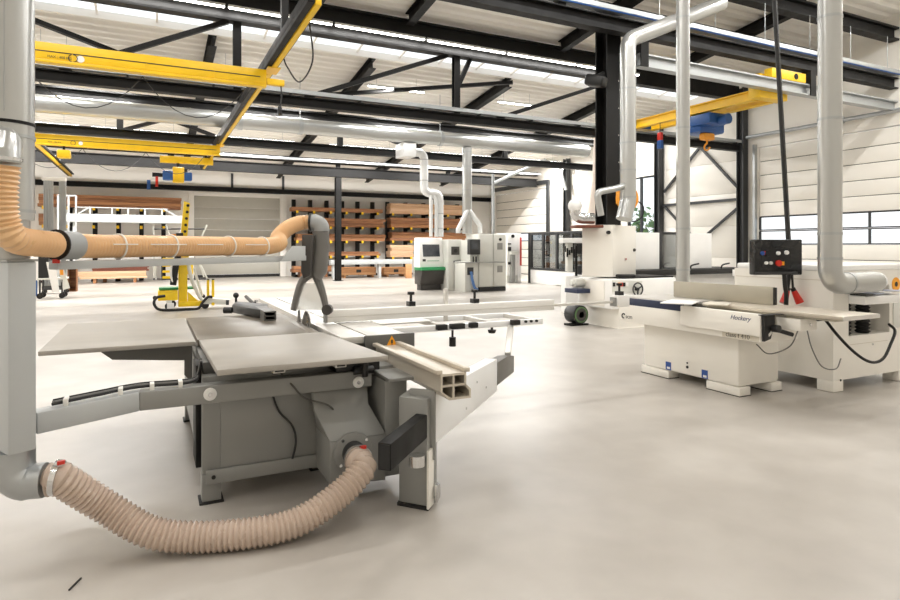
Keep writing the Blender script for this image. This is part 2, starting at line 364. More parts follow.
# ------------------------------------------------------------------ steel frame
def column(px, d, wd, ztop, lab, plate=.37):
    p = Q(px, HY, d); c = thing('steel_column', lab, 'column', (p.x, p.y, 0))
    o = MB().ibeam((p.x, p.y, .02), (p.x, p.y, ztop), wd, wd, .03, .02, up=(0, 1, 0)).build('shaft', 'steel_black', c)
    MB().cb((p.x, p.y, .01), (plate, plate, .02)).build('base_plate', 'steel_black', c); MB().cb((p.x, p.y, ztop + .01), (wd + .01, wd + .01, .02)).build('cap_plate', 'steel_black', c)
    return c, p
G1Y, G2Y, G3Y, G4Y = 9.2, 13.7, 19.4, 25.4
c1, c1p = column(608, 12.4, .36, 6.2, 'tall black steel column rising behind the cream spindle moulder')
c2, c2p = column(338, 26.0, .24, 4.42, 'slim black steel column standing before the brown timber rack')
for k in range(9):
    MB().cyl((c1p.x + .12, c1p.y - .185, 1.0 + k * .55), (c1p.x + .12, c1p.y - .178, 1.0 + k * .55), .014, 6).build('bolt', 'chrome', c1)
for i, (yy, lab) in enumerate(((13.7, 'black steel wall column right beside the near sectional door'), (17.38, 'black steel wall column between tall window and diagonal bracing'), (23.15, 'black steel wall column between far sectional door and white wall'))):
    c = thing('wall_column', lab, 'column', (XW - .17, yy, 0)); MB().ibeam((XW - .17, yy, .02), (XW - .17, yy, roof_z(yy) - .35), .24, .26, .03, .02, up=(0, 1, 0)).build('shaft', 'steel_grey', c)
    MB().cb((XW - .17, yy, .01), (.34, .34, .02)).build('base_plate', 'steel_grey', c)
# wall bracing in the bay
br = thing('wall_bracing', 'grey steel diagonal bracing on the wall left of near door', 'bracing', (XW - .1, 15.6, 0))
for a, b in (((700, 147), (741, 191)), ((700, 147), (664, 192)), ((740, 206), (703, 238)), ((664, 206), (690, 234))):
    MB().bar(PX(*a, XW - .1), PX(*b, XW - .1), .06, .08).build('diagonal', 'steel_grey', br)
MB().bar(PX(657, 206, XW - .1), PX(742, 199, XW - .1), .07, .09).build('strut', 'steel_grey', br)
MB().cb(PX(741, 199, XW - .1), (.1, .3, .5)).build('gusset', 'steel_grey', br)

def truss(Y, lab, zb, hb, zt, ht, x0, x1, verts, diags, top=True):
    t = thing('roof_truss', lab, 'truss', ((x0 + x1) / 2, Y, zb))
    if hb: MB().ibeam((x0, Y, zb + hb / 2), (x1, Y, zb + hb / 2), .22, hb, .025, .016).build('bottom_chord', 'steel_black', t)
    if ht: MB().ibeam((x0, Y, zt + ht / 2), (x1, Y, zt + ht / 2), .26, ht, .05, .02).build('top_chord', 'steel_black', t)
    for px in verts:
        X = PY(px, HY, Y).x; MB().ibeam((X, Y, zb + hb), (X, Y, zt), .16, .16, .02, .014, up=(0, 1, 0)).build('post', 'steel_black', t)
    for (xa, za), (xb, zb_) in diags: MB().bar((xa, Y, za), (xb, Y, zb_), .1, .1).build('diagonal', 'steel_black', t)
    return t
def X2(px): return PY(px, HY, G2Y).x
t2 = truss(G2Y, 'deep black roof truss carrying a line of lit tubes', 4.63, .22, 6.3, .7, X0, XW - .32, (237, 456),
           [((X2(447), 6.3), (X2(305), 4.85)), ((X2(598), 6.1), (X2(497), 4.85)), ((X2(470), 6.3), (X2(457), 5.5)), ((X2(228), 6.3), (X2(60), 4.85))])
t3 = truss(G3Y, 'middle black roof truss behind the long silver duct', 4.55, .24, 5.55, .26, X0, XW - .32, (120, 340, 505), [((PY(130, HY, G3Y).x, 5.5), (PY(215, HY, G3Y).x, 4.8)), ((PY(350, HY, G3Y).x, 5.5), (PY(420, HY, G3Y).x, 4.8))])
t4 = truss(G4Y, 'rear black roof truss resting on the slim column', 4.46, .4, 5.0, .2, X0, XW - .32, (170, 338, 448), [])
t1 = truss(G1Y, 'nearest black roof truss resting on the tall column', 5.68, .28, 6.95, .35, X0, XW - .01, (560, 330), [((PY(560, HY, G1Y).x, 6.85), (PY(440, HY, G1Y).x, 5.96))])
eb = MB().ibeam((X0, YB - .25, 4.17), (XW - .1, YB - .25, 4.17), .2, .22).build('eaves_beam', 'steel_black'); tag(eb, 'long black eaves beam along the back wall', 'beam')
# rafters following the roof pitch
for X, lab in ((1.4, 'leftmost black rafter under the roof deck'), (5.6, 'second black rafter from the left under the roof'), (10.1, 'third black rafter from the left under the roof'), (14.4, 'rightmost black rafter under the roof deck')):
    r_ = thing('rafter', lab, 'rafter', (X, 12, roof_z(12) - .2), 0, 'rafters under the roof deck')
    for a, b in ((Y0 + .1, G1Y - .2), (G1Y + .2, G2Y - .2), (SK[1], G3Y - .2), (G3Y + .2, G4Y), (G4Y, YB - .4)):
        MB().ibeam((X, a, roof_z(a) - .17), (X, b, roof_z(b) - .17), .2, .3, .025, .016).build('segment', 'steel_black', r_)
for (a, b, lab) in (((-4.6, 13.95), (2.1, 19.2), 'long black roof brace running down right above the yellow cranes'), ((.4, 9.9), (1.35, 13.4), 'thin black roof brace near the top of the picture'), ((3.0, 19.2), (9.8, 15.5), 'thin black roof brace crossing behind the deep truss'), ((-1.2, 24), (1.2, 21), 'short black roof brace above the rear yellow crane')):
    tag(MB().bar((a[0], a[1], roof_z(a[1]) - .45), (b[0], b[1], roof_z(b[1]) - .45), .12, .1).build('roof_brace', 'steel_black'), lab, 'brace')

# cable trays on the trusses
def tray(Y, z, x0, x1, lab, hang=None, blue=False):
    t = thing('cable_tray', lab, 'cable tray', ((x0 + x1) / 2, Y, z))
    m = MB(); m.box(x0, x1, Y - .16, Y + .16, z, z + .012); m.box(x0, x1, Y - .16, Y - .15, z + .012, z + .09); m.box(x0, x1, Y + .15, Y + .16, z + .012, z + .09)
    m.build('trough', 'galvanised', t)
    if blue: MB().tube([(x0, Y - .165, z - .03), (x1, Y - .165, z - .03)], .012, 6).build('blue_cable', 'hoist_blue', t)
    x = x0 + .4
    while x < x1:
        if hang: MB().cyl((x, Y - .1, z + .01), (x, Y - .1, hang), .008, 6).build('hanger_rod', 'galvanised', t)
        else: MB().box(x - .02, x + .02, Y - .14, Y + .14, z - .035, z).build('bracket', 'steel_grey', t)
        x += 1.6
    return t
tray(G1Y - .05, 6.03, 4.0, XW - .02, 'silver cable tray along the nearest truss with blue cable', 6.96, True)
tray(G2Y, 4.89, X0 + .2, XW - .4, 'silver cable tray lying on the deep truss bottom chord')
tray(G4Y - .3, 5.02, X0 + .2, XW - .4, 'silver cable tray lying on the rear truss')
# dark purlin beam behind the near tray
tag(MB().ibeam((3.0, 10.9, 6.9), (XW - .1, 10.9, 6.9), .24, .34).build('purlin_beam', 'steel_black'), 'dark beam just above the silver tray at upper right', 'beam')

# ------------------------------------------------------------------ luminaires
def luminaire(x, y, z, L, label, group, watts=None, arm=0):
    t = thing('strip_light', label, 'light', (x, y, z), 0, group)
    MB().box(-L / 2, L / 2, -.035, .035, .022, .075).build('housing', 'duct_white', t, local=True)
    MB().box(-L / 2 + .02, L / 2 - .02, -.03, .03, 0, .022).build('diffuser', 'led', t, local=True)
    for s_ in (-1, 1):
      if arm: MB().box(s_ * L * .35 - .015, s_ * L * .35 + .015, .036, arm, .03, .06).build('bracket', 'steel_black', t, local=True)
      else: MB().cyl((s_ * L * .35, 0, .075), (s_ * L * .35, 0, min(roof_z(y) - z - .02, 1.5)), .005, 5).build('suspension', 'galvanised', t, local=True)
    ld = bpy.data.lights.new('tube', 'AREA'); ld.shape = 'RECTANGLE'; ld.size = L; ld.size_y = .08; ld.energy = watts or LED_W * L / 1.5; ld.color = (1, .988, .97)
    lo = bpy.data.objects.new('tube_light', ld); COL.objects.link(lo); lo.parent = t; lo.location = (0, 0, -.012)
    return t
def X_at(px, Y): return PY(px, HY, Y).x
for i in range(9):
    luminaire(-6.6 + i * 2.3, G2Y - .18, 6.52, 2.24, 'lit tube in the continuous line on the deep truss', 'tubes along the deep truss', 30, .168)
for px0, px1 in ((-60, 20), (35, 72), (193, 250), (352, 410), (480, 518), (590, 625)):
    a, b = X_at(px0, 17.2), X_at(px1, 17.2)
    for rx in (1.4, 5.6, 10.1, 14.4):
        if a - .15 < rx < b + .15: b += rx + .2 - a; a = rx + .2
    luminaire((a + b) / 2, 17.2, 6.25, b - a, 'lit tube under the roof behind the deep truss', 'tubes behind the deep truss')
for cx_ in (-5, -1.4, 3.5, 7.8, 12.2, 16.1): luminaire(cx_, 19.0, 6.0, 1.9, 'lit tube under the roof near the middle truss', 'tubes near the middle truss', 125)
for cx_ in (-6.9, -3.6, -.3, 3.5, 7.85, 12.25, 16.1): luminaire(cx_, 23.6, 5.5, 3.0, 'lit tube in the row near the rear truss', 'tubes near the rear truss', 290)
for r_, yy in enumerate((6.9, 3.4, -.4, -4.2)):  # rows overhead and behind the viewer are out of view, added for illumination
    for cx_ in (-6.5, -2.2, 3.5, 7.85, 12.25, 16.1): luminaire(cx_, yy, roof_z(yy) - .45, 2.6, ('lit tube under the roof ahead of the near truss', 'added unseen tube under the roof right overhead', 'added unseen tube under the roof just behind the viewer', 'added unseen tube under the roof far behind the viewer')[r_], 'tubes row %s' % ('ahead', 'overhead', 'behind', 'far behind')[r_], (88, 66, 27, 18)[r_])

# ================================================================== CRANES
RX1, RX0, RZ = 1.8, -2.95, 4.5
def runway(X, lab, y1):
    t = thing('crane_runway', lab, 'crane rail', (X, 16, RZ))
    y0 = 7.2
    MB().box(X - .12, X + .05, y0, y1, RZ - .02, RZ + .1).box(X - .12, X - .03, y0, y1, RZ - .09, RZ - .02).build('rail_profile', 'steel_black', t, bev=.008)
    MB().box(X - .025, X + .05, y0, y1, RZ - .11, RZ - .022).build('rail_flange', 'crane_yellow', t, bev=.008)
    MB().box(X + .075, X + .105, y0, y1, RZ - .03, RZ + .02).build('conductor_bar', 'steel_black', t)
    for yy in (G2Y, G3Y): MB().box(X - .05, X + .05, yy - .06, yy + .06, RZ + .1, 4.62 if yy == G2Y else 4.545).build('hanger', 'steel_black', t)
    MB().box(X - .05, X + .05, G1Y - .06, G1Y + .06, RZ + .1, 5.67).build('hanger', 'steel_black', t)
    y = y0 + .5
    while y < y1: MB().box(X + .05, X + .11, y - .02, y + .02, RZ + .02, RZ + .06).build('clip', 'galvanised', t); y += 1.1
    return t
runway(RX1, 'yellow and black crane rail running diagonally away at upper left', 24.5)
runway(RX0, 'yellow and black crane rail seen beside the silver duct', 29.6)
def crane(Y, lab, x1, txt=True):
    zc = RZ - .27; t = thing('crane_bridge', lab, 'crane', (-.8, Y, zc)); x0 = RX0 - .35
    MB().box(x0, x1, Y - .06, Y + .06, zc - .1, zc + .14).build('girder', 'crane_yellow', t, bev=.012)
    MB().box(x0, x1, Y - .075, Y + .075, zc - .145, zc - .102).build('track_lip', 'crane_yellow', t, bev=.008)
    for X in (RX0, RX1):
        MB().box(X - .1, X + .1, Y - .2, Y + .2, zc + .142, zc + .158).build('trolley', 'crane_yellow', t)
    MB().box(x0 + .05, x1 - .1, Y - .068, Y - .061, zc + .005, zc + .017).build('seam', 'text_dark', t)
    x = x0 + .4
    while x < x1: MB().box(x, x + .012, Y - .072, Y - .061, zc - .1, zc + .005).build('stiffener', 'crane_yellow', t); x += .95
    if txt:
        a = PY(48, 55, Y); text('load_marking', 'MAX : 400 KG', .048, 'text_dark', t, (a.x, Y - .071, zc - .075), (1, 0, 0), (0, 0, 1))
        b = PY(73.5, 60, Y); MB().tube([(b.x + .055 * math.cos(q * .5236), Y - .066, zc - .05 + .055 * math.sin(q * .5236)) for q in range(12)], .006, 5, closed=True).build('crown_mark', 'text_dark', t)
        c_ = PY(81, 60, Y); MB().cyl((c_.x, Y - .061, zc - .05), (c_.x, Y - .067, zc - .05), .05, 14).build('round_sticker', 'paper', t)
    # festoon cable below
    xx = x0 + .2
    while xx < x1 - 1.6:
        pts = [Vector((xx + 1.5 * k / 10, Y + .1, zc - .16 - .55 * (1 - (2 * k / 10 - 1) ** 2))) for k in range(11)]
        MB().tube(pts, .008, 5).build('festoon_cable', 'steel_grey', t); xx += 1.5
    return t
crane(10.2, 'front yellow crane bridge with MAX : 400 KG lettering', X_at(266, 10.2))
crane(18.5, 'rear yellow crane bridge with black festoon cable below', X_at(220, 18.5))
tc_ = thing('crane_trolley_beam', 'short yellow crane beam above the blue hoist at left', 'crane', (0, 21.5, 4.2))
MB().box(X_at(160, 21.5), X_at(213, 21.5), 21.42, 21.58, 4.18, 4.4).build('girder', 'crane_yellow', tc_, bev=.01)
for px in (172, 205): MB().box(X_at(px, 21.5) - .06, X_at(px, 21.5) + .06, 21.44, 21.56, 4.4, 4.49).build('hanger', 'steel_black', tc_)
hx = X_at(178, 21.5)
ho = thing('chain_hoist', 'blue and yellow chain hoist hanging at left above timber lifter', 'hoist', (hx, 21.5, 3.7))
MB().box(hx - .45, hx - .05, 21.36, 21.64, 3.62, 3.92).build('motor', 'hoist_blue', ho, bev=.03); MB().box(hx + .05, hx + .42, 21.38, 21.62, 3.62, 3.9).build('gearbox', 'hoist_blue', ho, bev=.04)
MB().box(hx - .16, hx + .18, 21.35, 21.65, 3.55, 4.05).build('body', 'crane_yellow', ho, bev=.03); MB().cyl((hx - .75, 21.5, 3.78), (hx - .45, 21.5, 3.78), .07, 12).build('limit_switch', 'steel_black', ho)
MB().cyl((hx, 21.5, 4.05), (hx, 21.5, 4.18), .05, 10).build('suspension', 'steel_black', ho); MB().box(hx - .66, hx - .58, 21.46, 21.54, 3.4, 3.72).build('pendant', 'red', ho)
MB().box(hx - .9, hx - .8, 21.45, 21.55, 3.3, 3.6).build('pendant_grip', 'hoist_blue', ho)
p = PY(64, 153, 18.5); p.y = 18.5; yb_ = thing('festoon_box', 'small yellow box hanging under the rear crane bridge', 'box', (p.x, 18.5, 3.75))
MB().cb((p.x, 18.5, 3.88), (.3, .22, .22)).build('housing', 'crane_yellow', yb_, bev=.04); MB().cyl((p.x, 18.5, 3.98), (p.x, 18.5, 4.084), .03, 8).build('hook_eye', 'steel_black', yb_)

pk = thing('crane_pendant_cable', 'thin black cable with small switch hanging from front crane end', 'cable', (X_at(281, 10.2), 10.2, 3.2))
kx = X_at(281, 10.2)
MB().box(X_at(266.5, 10.2), kx + .05, 10.15, 10.25, 4.14, 4.24).build('end_stop', 'crane_yellow', pk, bev=.01)
MB().tube(smoothpath([(kx, 10.2, 4.139), (kx + .01, 10.2, 3.95), (kx - .02, 10.2, 3.8)], 6), .012, 6).build('cable', 'black', pk)
MB().cb((kx - .02, 10.2, 3.73), (.06, .06, .15)).build('switch', 'black', pk, bev=.01)
MB().tube(smoothpath([Vector((1.92, 8.1, 4.46)), Vector((2.05, 8.5, 4.1)), Vector((2.0, 9.1, 3.95)), Vector((1.92, 9.6, 4.3)), Vector((1.9, 9.75, 4.46))], 8), .012, 6).build('slack_cable', 'black', pk)
# right crane
rw = thing('crane_runway', 'silver crane rail hanging below the nearest truss at right', 'crane rail', (13, G1Y, 5.3))
MB().ibeam((8.75, G1Y, 5.22), (XW - .01, G1Y, 5.22), .2, .26, .03, .02).build('rail_beam', 'galvanised', rw)
for px in (640, 808):
    X = X_at(px, G1Y); MB().box(X - .1, X + .1, G1Y - .14, G1Y - .11, 5.08, 5.675).build('hanger_plate', 'steel_black', rw); MB().box(X - .1, X + .1, G1Y - .109, G1Y + .1, 5.36, 5.675).build('hanger_web', 'steel_black', rw)
CX = 13.1
cr_ = thing('crane_bridge', 'double yellow crane bridge carrying the blue hoist at right', 'crane', (CX, 11.6, 5.1))
for s_ in (-1, 1): MB().ibeam((CX + s_ * .3, G1Y + .425, 5.06), (CX + s_ * .3, G2Y - .2, 5.06), .18, .24, .02, .02).build('girder', 'crane_yellow', cr_)
MB().box(X_at(768, G1Y), X_at(802, G1Y), G1Y - .1, G1Y + .1, 5.36, 5.58).box(CX - .5, CX + .5, G1Y + .13, G1Y + .42, 4.95, 5.5).box(X_at(785, G1Y), CX, G1Y + .101, G1Y + .13, 5.37, 5.5).build('end_carriage', 'crane_yellow', cr_, bev=.05)
MB().box(CX - .7, CX + .7, G2Y - .19, G2Y + .02, 4.99, 5.17).build('end_carriage', 'hoist_blue', cr_, bev=.05)
MB().cyl((X_at(792, G1Y), G1Y - .112, 5.47), (X_at(792, G1Y), G1Y - .101, 5.47), .07, 14).build('wheel', 'steel_black', cr_)
yh = 11.0
for_ = PX(707, 110, CX)
yh = for_.y
hb = thing('electric_hoist', 'blue electric hoist with orange hook under right crane bridge', 'hoist', (CX, yh, 4.5))
MB().box(CX - .5, CX + .15, yh - .5, yh + .15, 4.6, 4.88).build('motor', 'hoist_blue', hb, bev=.05); MB().box(CX - .4, CX + .5, yh - .15, yh + .5, 4.46, 4.8).build('gearbox', 'hoist_blue', hb, bev=.06)
MB().cyl((CX - .1, yh - .75, 4.7), (CX - .1, yh - .5, 4.7), .13, 14).build('brake', 'hoist_blue', hb); MB().box(CX - .2, CX + .2, yh - .1, yh + .1, 4.27, 4.46).build('hook_block', 'orange', hb, bev=.05)
hk = [Vector((CX, yh + .085 * math.sin(a), 4.1 + .085 * math.cos(a))) for a in [i * .35 for i in range(14)]]
MB().tube([Vector((CX, yh, 4.27))] + hk, .024, 8).build('hook', 'orange', hb); MB().box(CX - .28, CX + .28, yh - .3, yh + .3, 4.8, 4.935).build('carriage', 'steel_black', hb)
pp = PX(668, 125, CX)
CXo = CX; CX = CX - .3
pd = thing('crane_pendant', 'red and blue crane pendant control hanging beside the right crane', 'controller', (CX, pp.y, 4.3))
MB().cyl((CX, pp.y, 4.66), (CX, pp.y, 4.939), .012, 6).build('cable', 'black', pd); MB().cb((CX, pp.y, 4.57), (.1, .14, .22)).build('head', 'red', pd, bev=.02); MB().cb((CX, pp.y, 4.34), (.1, .16, .24)).build('grip', 'hoist_blue', pd, bev=.02); CX = CXo

# ================================================================== DUCTS
def ring(m, p, t, r, wd=.02):
    p = Vector(p); t = Vector(t).normalized() * wd / 2; m.cyl(p - t, p + t, r, 20)
DY, DZ = 18.2, 5.08
big = thing('main_duct', 'long round silver extraction duct under the roof', 'duct', (5, DY, DZ))
MB().cyl((X0, DY, DZ), (14.8, DY, DZ), .23, 24).build('pipe', 'duct_silver', big)
x = X0 + 1
while x < 14.5: m = MB(); ring(m, (x, DY, DZ), (1, 0, 0), .238, .03); m.build('joint_ring', 'duct_silver', big); x += 1.5
for px in (440, 300, 240): X = X_at(px, DY); m = MB(); ring(m, (X, DY, DZ), (1, 0, 0), .255, .12); m.cyl((X, DY, DZ + .25), (X, DY, roof_z(DY) - .02), .01, 6); m.build('hanger_clamp', 'galvanised', big)
def ductrun(name, lab, pts, r, mt='duct_silver', R=None, rings=()):
    path = [Vector(pts[0])]
    for i in range(1, len(pts) - 1): path += elbow(path[-1], pts[i], pts[i + 1], R or r * 1.5)[1:-1]
    path.append(Vector(pts[-1]))
    t = thing(name, lab, 'duct', (pts[-1][0], pts[-1][1], min(p[2] for p in pts)))
    MB().tube(path, r, 20).build('pipe', mt, t)
    for p, d in rings: m = MB(); ring(m, p, d, r * 1.05, .025); m.build('joint_ring', 'galvanised', t)
    return t
# drops to the edge machines
dd = 20.35
a = Q(424, 150, dd); b = Q(424, 193, dd); c = Q(442, 196, dd); e = Q(443, 238, dd)
b.y = a.y; c = Vector((Q(443, 195, dd).x, a.y, b.z)); e = Vector((c.x, c.y, 1.82))
t = ductrun('drop_duct', 'white duct with a sideways jog dropping to the green edge machine', [(a.x - .5, a.y, DZ - .45), (a.x, a.y, DZ - .45), (a.x, a.y, b.z), (c.x, c.y, c.z), e], .14, 'duct_white', rings=[((a.x, a.y, 4.4), (0, 0, 1)), ((a.x, a.y, 3.7), (0, 0, 1)), ((c.x, c.y, 2.6), (0, 0, 1)), ((c.x, c.y, 2.1), (0, 0, 1))])
for ox in (-.36, -.17): MB().tube(smoothpath([(c.x - .25 + ox * .3, c.y - .05, c.z), (c.x + ox, c.y - .1, c.z - .35), (c.x + ox, c.y - .1, 1.82)], 6), .06, 12).build('side_pipe', 'duct_white', t)
MB().box(a.x - .95, a.x - .5, DY - .1, a.y + .2, 4.4, DZ - .232).build('plenum_box', 'duct_white', t, bev=.02)
a = Q(471, 200, dd)
t = ductrun('drop_duct', 'straight silver duct dropping beside the grey control cabinet', [(a.x, DY, DZ - .232), (a.x, DY, 1.92)], .165, 'duct_silver', rings=[((a.x, DY, z_), (0, 0, 1)) for z_ in (4.7, 4.2, 3.4, 2.6)])
for s_, zz in ((-1, 1.9), (1, 2.05)): MB().tube([(a.x, DY - .08, 2.75), (a.x + s_ * .42, DY - .15, zz + .15), (a.x + s_ * .42, DY - .15, 1.93)], .08, 12).build('branch', 'duct_white', t)
# thin standpipe left of the far door
a = Q(493, 200, 24)
t = ductrun('standpipe', 'thin grey pipe rising left of the far sectional door', [(a.x, a.y, .0), (a.x, a.y, 4.35)], .06, 'galvanised')
# slim duct of the planer
PD = Q(683, 200, 7.7)
t = ductrun('slim_duct', 'slim grey vertical duct behind the planer fence', [(PD.x, PD.y, 7.35), (PD.x, PD.y, .62), (PD.x - .05, PD.y, .61)][:2], .083, 'duct_silver', rings=[((PD.x, PD.y, z_), (0, 0, 1)) for z_ in (1.72, 3.0, 4.4, 1.2)])
MB().cyl((PD.x, PD.y, 0), (PD.x, PD.y, .62), .06, 14).build('foot_pipe', 'galvanised', t)
# duct of the thicknesser with bend
TD = Vector((5.875, 3.6, 0)); tz = 1.135
t = ductrun('bent_duct', 'wide silver duct bending into the thicknesser at right', [(TD.x, TD.y, 8.1), (TD.x, TD.y, tz), (6.62, TD.y, tz)], .104, 'duct_silver', R=.17, rings=[((TD.x, TD.y, z_), (0, 0, 1)) for z_ in (2.72, 1.62, 1.38, 3.7, 4.9)] + [((6.14, TD.y, tz), (1, 0, 0))])
MB().tube([(6.62, TD.y, tz), (6.7, TD.y + .03, tz), (6.76, TD.y + .1, tz + .01), (6.785, TD.y + .15, tz + .02)], [.1, .098, .09, .08], 18).build('inlet', 'duct_white', t)
# duct of the spindle moulder
MD = Q(628, 200, 11.2)
t = ductrun('elbow_duct', 'silver duct bending at the ceiling above the cream spindle moulder', [Q(683, 0, 11.0) + Vector((1.5, .4, .35)), (MD.x, MD.y, Q(625, 40, 11.2).z), (MD.x, MD.y, 2.35), (MD.x - .12, MD.y - .02, 1.99)], .145, 'duct_silver', R=.24, rings=[((MD.x, MD.y, z_), (0, 0, 1)) for z_ in (2.9, 3.4, 4.4, 2.4)])
z1 = Q(600, 194, 11.2).z
MB().tube(elbow((MD.x - .02, MD.y, Q(618, 185, 11.2).z), (MD.x - .35, MD.y - .05, z1 + .08), (MD.x - .78, MD.y - .1, z1), .1)[:-1] + elbow((MD.x - .5, MD.y - .08, z1 + .04), (MD.x - .82, MD.y - .1, z1), (MD.x - .72, MD.y - .1, z1 - .42), .1)[1:], .06, 14).build('branch', 'duct_silver', t)
t2_ = thing('dust_elbow', 'white and chrome suction elbow on the spindle moulder hood', 'duct', Q(583, 222, 11.0))
q0 = Q(575, 207, 11.0); q2 = Q(594, 218.5, 11.0)
MB().tube(elbow(q0, Vector((q0.x, q0.y, q2.z)), q2, .14), .1, 14).build('pipe', 'chrome', t2_); MB().sphere(q0 + Vector((0, 0, .02)), .13).build('cap', 'machine_white', t2_)
# slanted white cloth duct behind the column
tag(MB().tube([PY(601, 137.3, G2Y), PY(600, 180, G2Y), PY(596, 214, G2Y), PY(594, 235, G2Y)], [.2, .22, .25, .26], 14).build('cloth_tube', 'white_cloth'), 'white cloth tube hanging behind the tall black column', 'fabric tube')

# ================================================================== PANEL SAW
ZT = .86
saw = thing('panel_saw', 'large grey sliding table panel saw in the left foreground', 'panel saw', (.8, 4.6, 0))
def part(mb, name, mt, par=None, bev=.004, lab=None, **k):
    o = mb.build(name, mt, par or saw, bev=bev, **k)
    if lab: o['label'] = lab
    return o
# body
bx0, bx1, by0, by1 = .27, 1.22, 3.78, 5.75
body = part(MB().box(bx0, bx1, by0, by1, .17, .74), 'body', 'saw_grey', bev=.01)
part(MB().box(bx0 + .1, bx1 - .14, by0 - .014, by0 - .001, .2, .72), 'front_panel', 'saw_grey', body, bev=.004)
part(MB().box(bx0 + .02, bx1 - .13, by0 - .03, by0 - .0145, .12, .2), 'skirt_rail', 'saw_grey', body)
for x_ in (bx0 + .06, bx1 - .22): part(MB().cyl((x_, by0 - .036, .16), (x_, by0 - .0305, .16), .012, 10), 'bolt', 'black', body, bev=0)
part(MB().box(bx0 - .03, bx0 + .0, by0 + .05, by0 + .3, .2, .8), 'cable_channel', 'steel_black', body)
for (x_, y_) in ((bx0, by0), (bx1 - .25, by0 + .25), (bx0, by1 - .12), (bx1 - .12, by1 - .12)):
    part(MB().box(x_, x_ + .105, y_, y_ + .12, .012, .169), 'leg', 'saw_grey'); part(MB().box(x_ - .015, x_ + .12, y_ - .015, y_ + .135, 0, .011), 'foot_pad', 'rubber')
part(MB().box(bx0 + .01, bx1 - .02, by0 + .08, by1 - .1, .741, ZT - .05), 'table_support', 'saw_grey_dark')
# tables
part(MB().box(.29, 1.06, 4.47, 5.86, ZT - .045, ZT), 'cast_iron_table', 'cast_iron', bev=.005)
part(MB().prism([(.31, 3.33, ZT - .032), (1.25, 3.33, ZT - .032), (1.15, 4.46, ZT - .032), (.3, 4.46, ZT - .032)], (0, 0, .032)), 'front_extension_table', 'plate_alu', bev=.005)
part(MB().box(-.61, .275, 4.4, 5.86, ZT - .03, ZT), 'side_extension_table', 'plate_alu', bev=.005)
g = MB().prism([(-.3, 4.5, ZT - .031), (.26, 4.5, ZT - .031), (.26, 4.5, ZT - .3), (.21, 4.5, ZT - .24), (.21, 4.5, ZT - .14), (-.22, 4.5, ZT - .1)], (0, .02, 0))
part(g, 'table_bracket', 'saw_grey_dark', bev=0)
for x_ in (.66, 1.02):
    part(MB().box(x_ - .035, x_ + .035, 3.52, 3.85, ZT - .085, ZT - .033), 'support_tube', 'alu'); part(MB().box(x_ - .025, x_ + .025, 3.515, 3.519, ZT - .077, ZT - .041), 'tube_mouth', 'black', bev=0)
# table underside cross rail
part(MB().box(.34, 1.22, 3.86, 3.9, .66, .8), 'cross_rail', 'saw_grey_dark')
# black fittings under the right front table corner
part(MB().box(1.02, 1.3, 3.62, 3.8, .72, .8).cyl((1.12, 3.6, .73), (1.25, 3.6, .73), .025, 10).cyl((1.18, 3.55, .7), (1.18, 3.55, .8), .02, 8), 'height_adjuster', 'black')
# blade and riving knife
bl = MB(); X_b = 1.14; n = 40
pts = [(X_b, 4.93 + (.16 + (.006 if k % 2 else 0)) * math.cos(2 * math.pi * k / n), ZT - .055 + (.16 + (.006 if k % 2 else 0)) * math.sin(2 * math.pi * k / n)) for k in range(n)]
part(bl.prism(pts, (.004, 0, 0)), 'saw_blade', 'blade_steel', bev=0)
part(MB().box(1.06, 1.135, 4.47, 5.86, ZT - .044, ZT - .002), 'blade_insert', 'cast_iron', bev=.003)
part(MB().prism([(1.13, 5.1, ZT), (1.13, 5.22, ZT), (1.13, 5.2, ZT + .09), (1.13, 5.14, ZT + .1)], (.004, 0, 0)), 'riving_knife', 'blade_steel', bev=0)
# sliding wagon on its rail
wx0, wx1, wy0, wy1 = 1.2, 1.68, 4.12, 7.7
wag = part(MB().box(1.4, wx1, wy0, wy1, ZT - .05, ZT), 'sliding_table', 'alu', bev=.004)
part(MB().box(wx0, 1.385, wy0, wy1, ZT - .05, ZT - .002), 'table_edge_strip', 'alu', wag, bev=.003)
part(MB().box(1.385, 1.4, wy0, wy1, ZT - .05, ZT - .02), 'groove', 'black', wag, bev=0)
part(MB().box(1.36, 1.74, wy0 - .03, wy0 - .002, ZT - .12, ZT + .004), 'end_cap', 'saw_grey_dark', wag, bev=.006)
a = Vector((1.56, wy0 - .033, ZT - .085))
part(MB().prism([a + Vector((-.045, 0, 0)), a + Vector((.045, 0, 0)), a + Vector((0, 0, .08))], (0, .003, 0)), 'warning_sign', 'warning', wag, bev=0, lab='yellow warning triangle')
part(MB().box(1.553, 1.567, wy0 - .0345, wy0 - .033, ZT - .062, ZT - .035).box(1.553, 1.567, wy0 - .0345, wy0 - .033, ZT - .075, ZT - .068), 'warning_mark', 'text_dark', wag, bev=0)
part(MB().box(1.515, 1.605, wy0 - .034, wy0 - .031, ZT - .135, ZT - .088), 'instruction_label', 'paper', wag, bev=0)
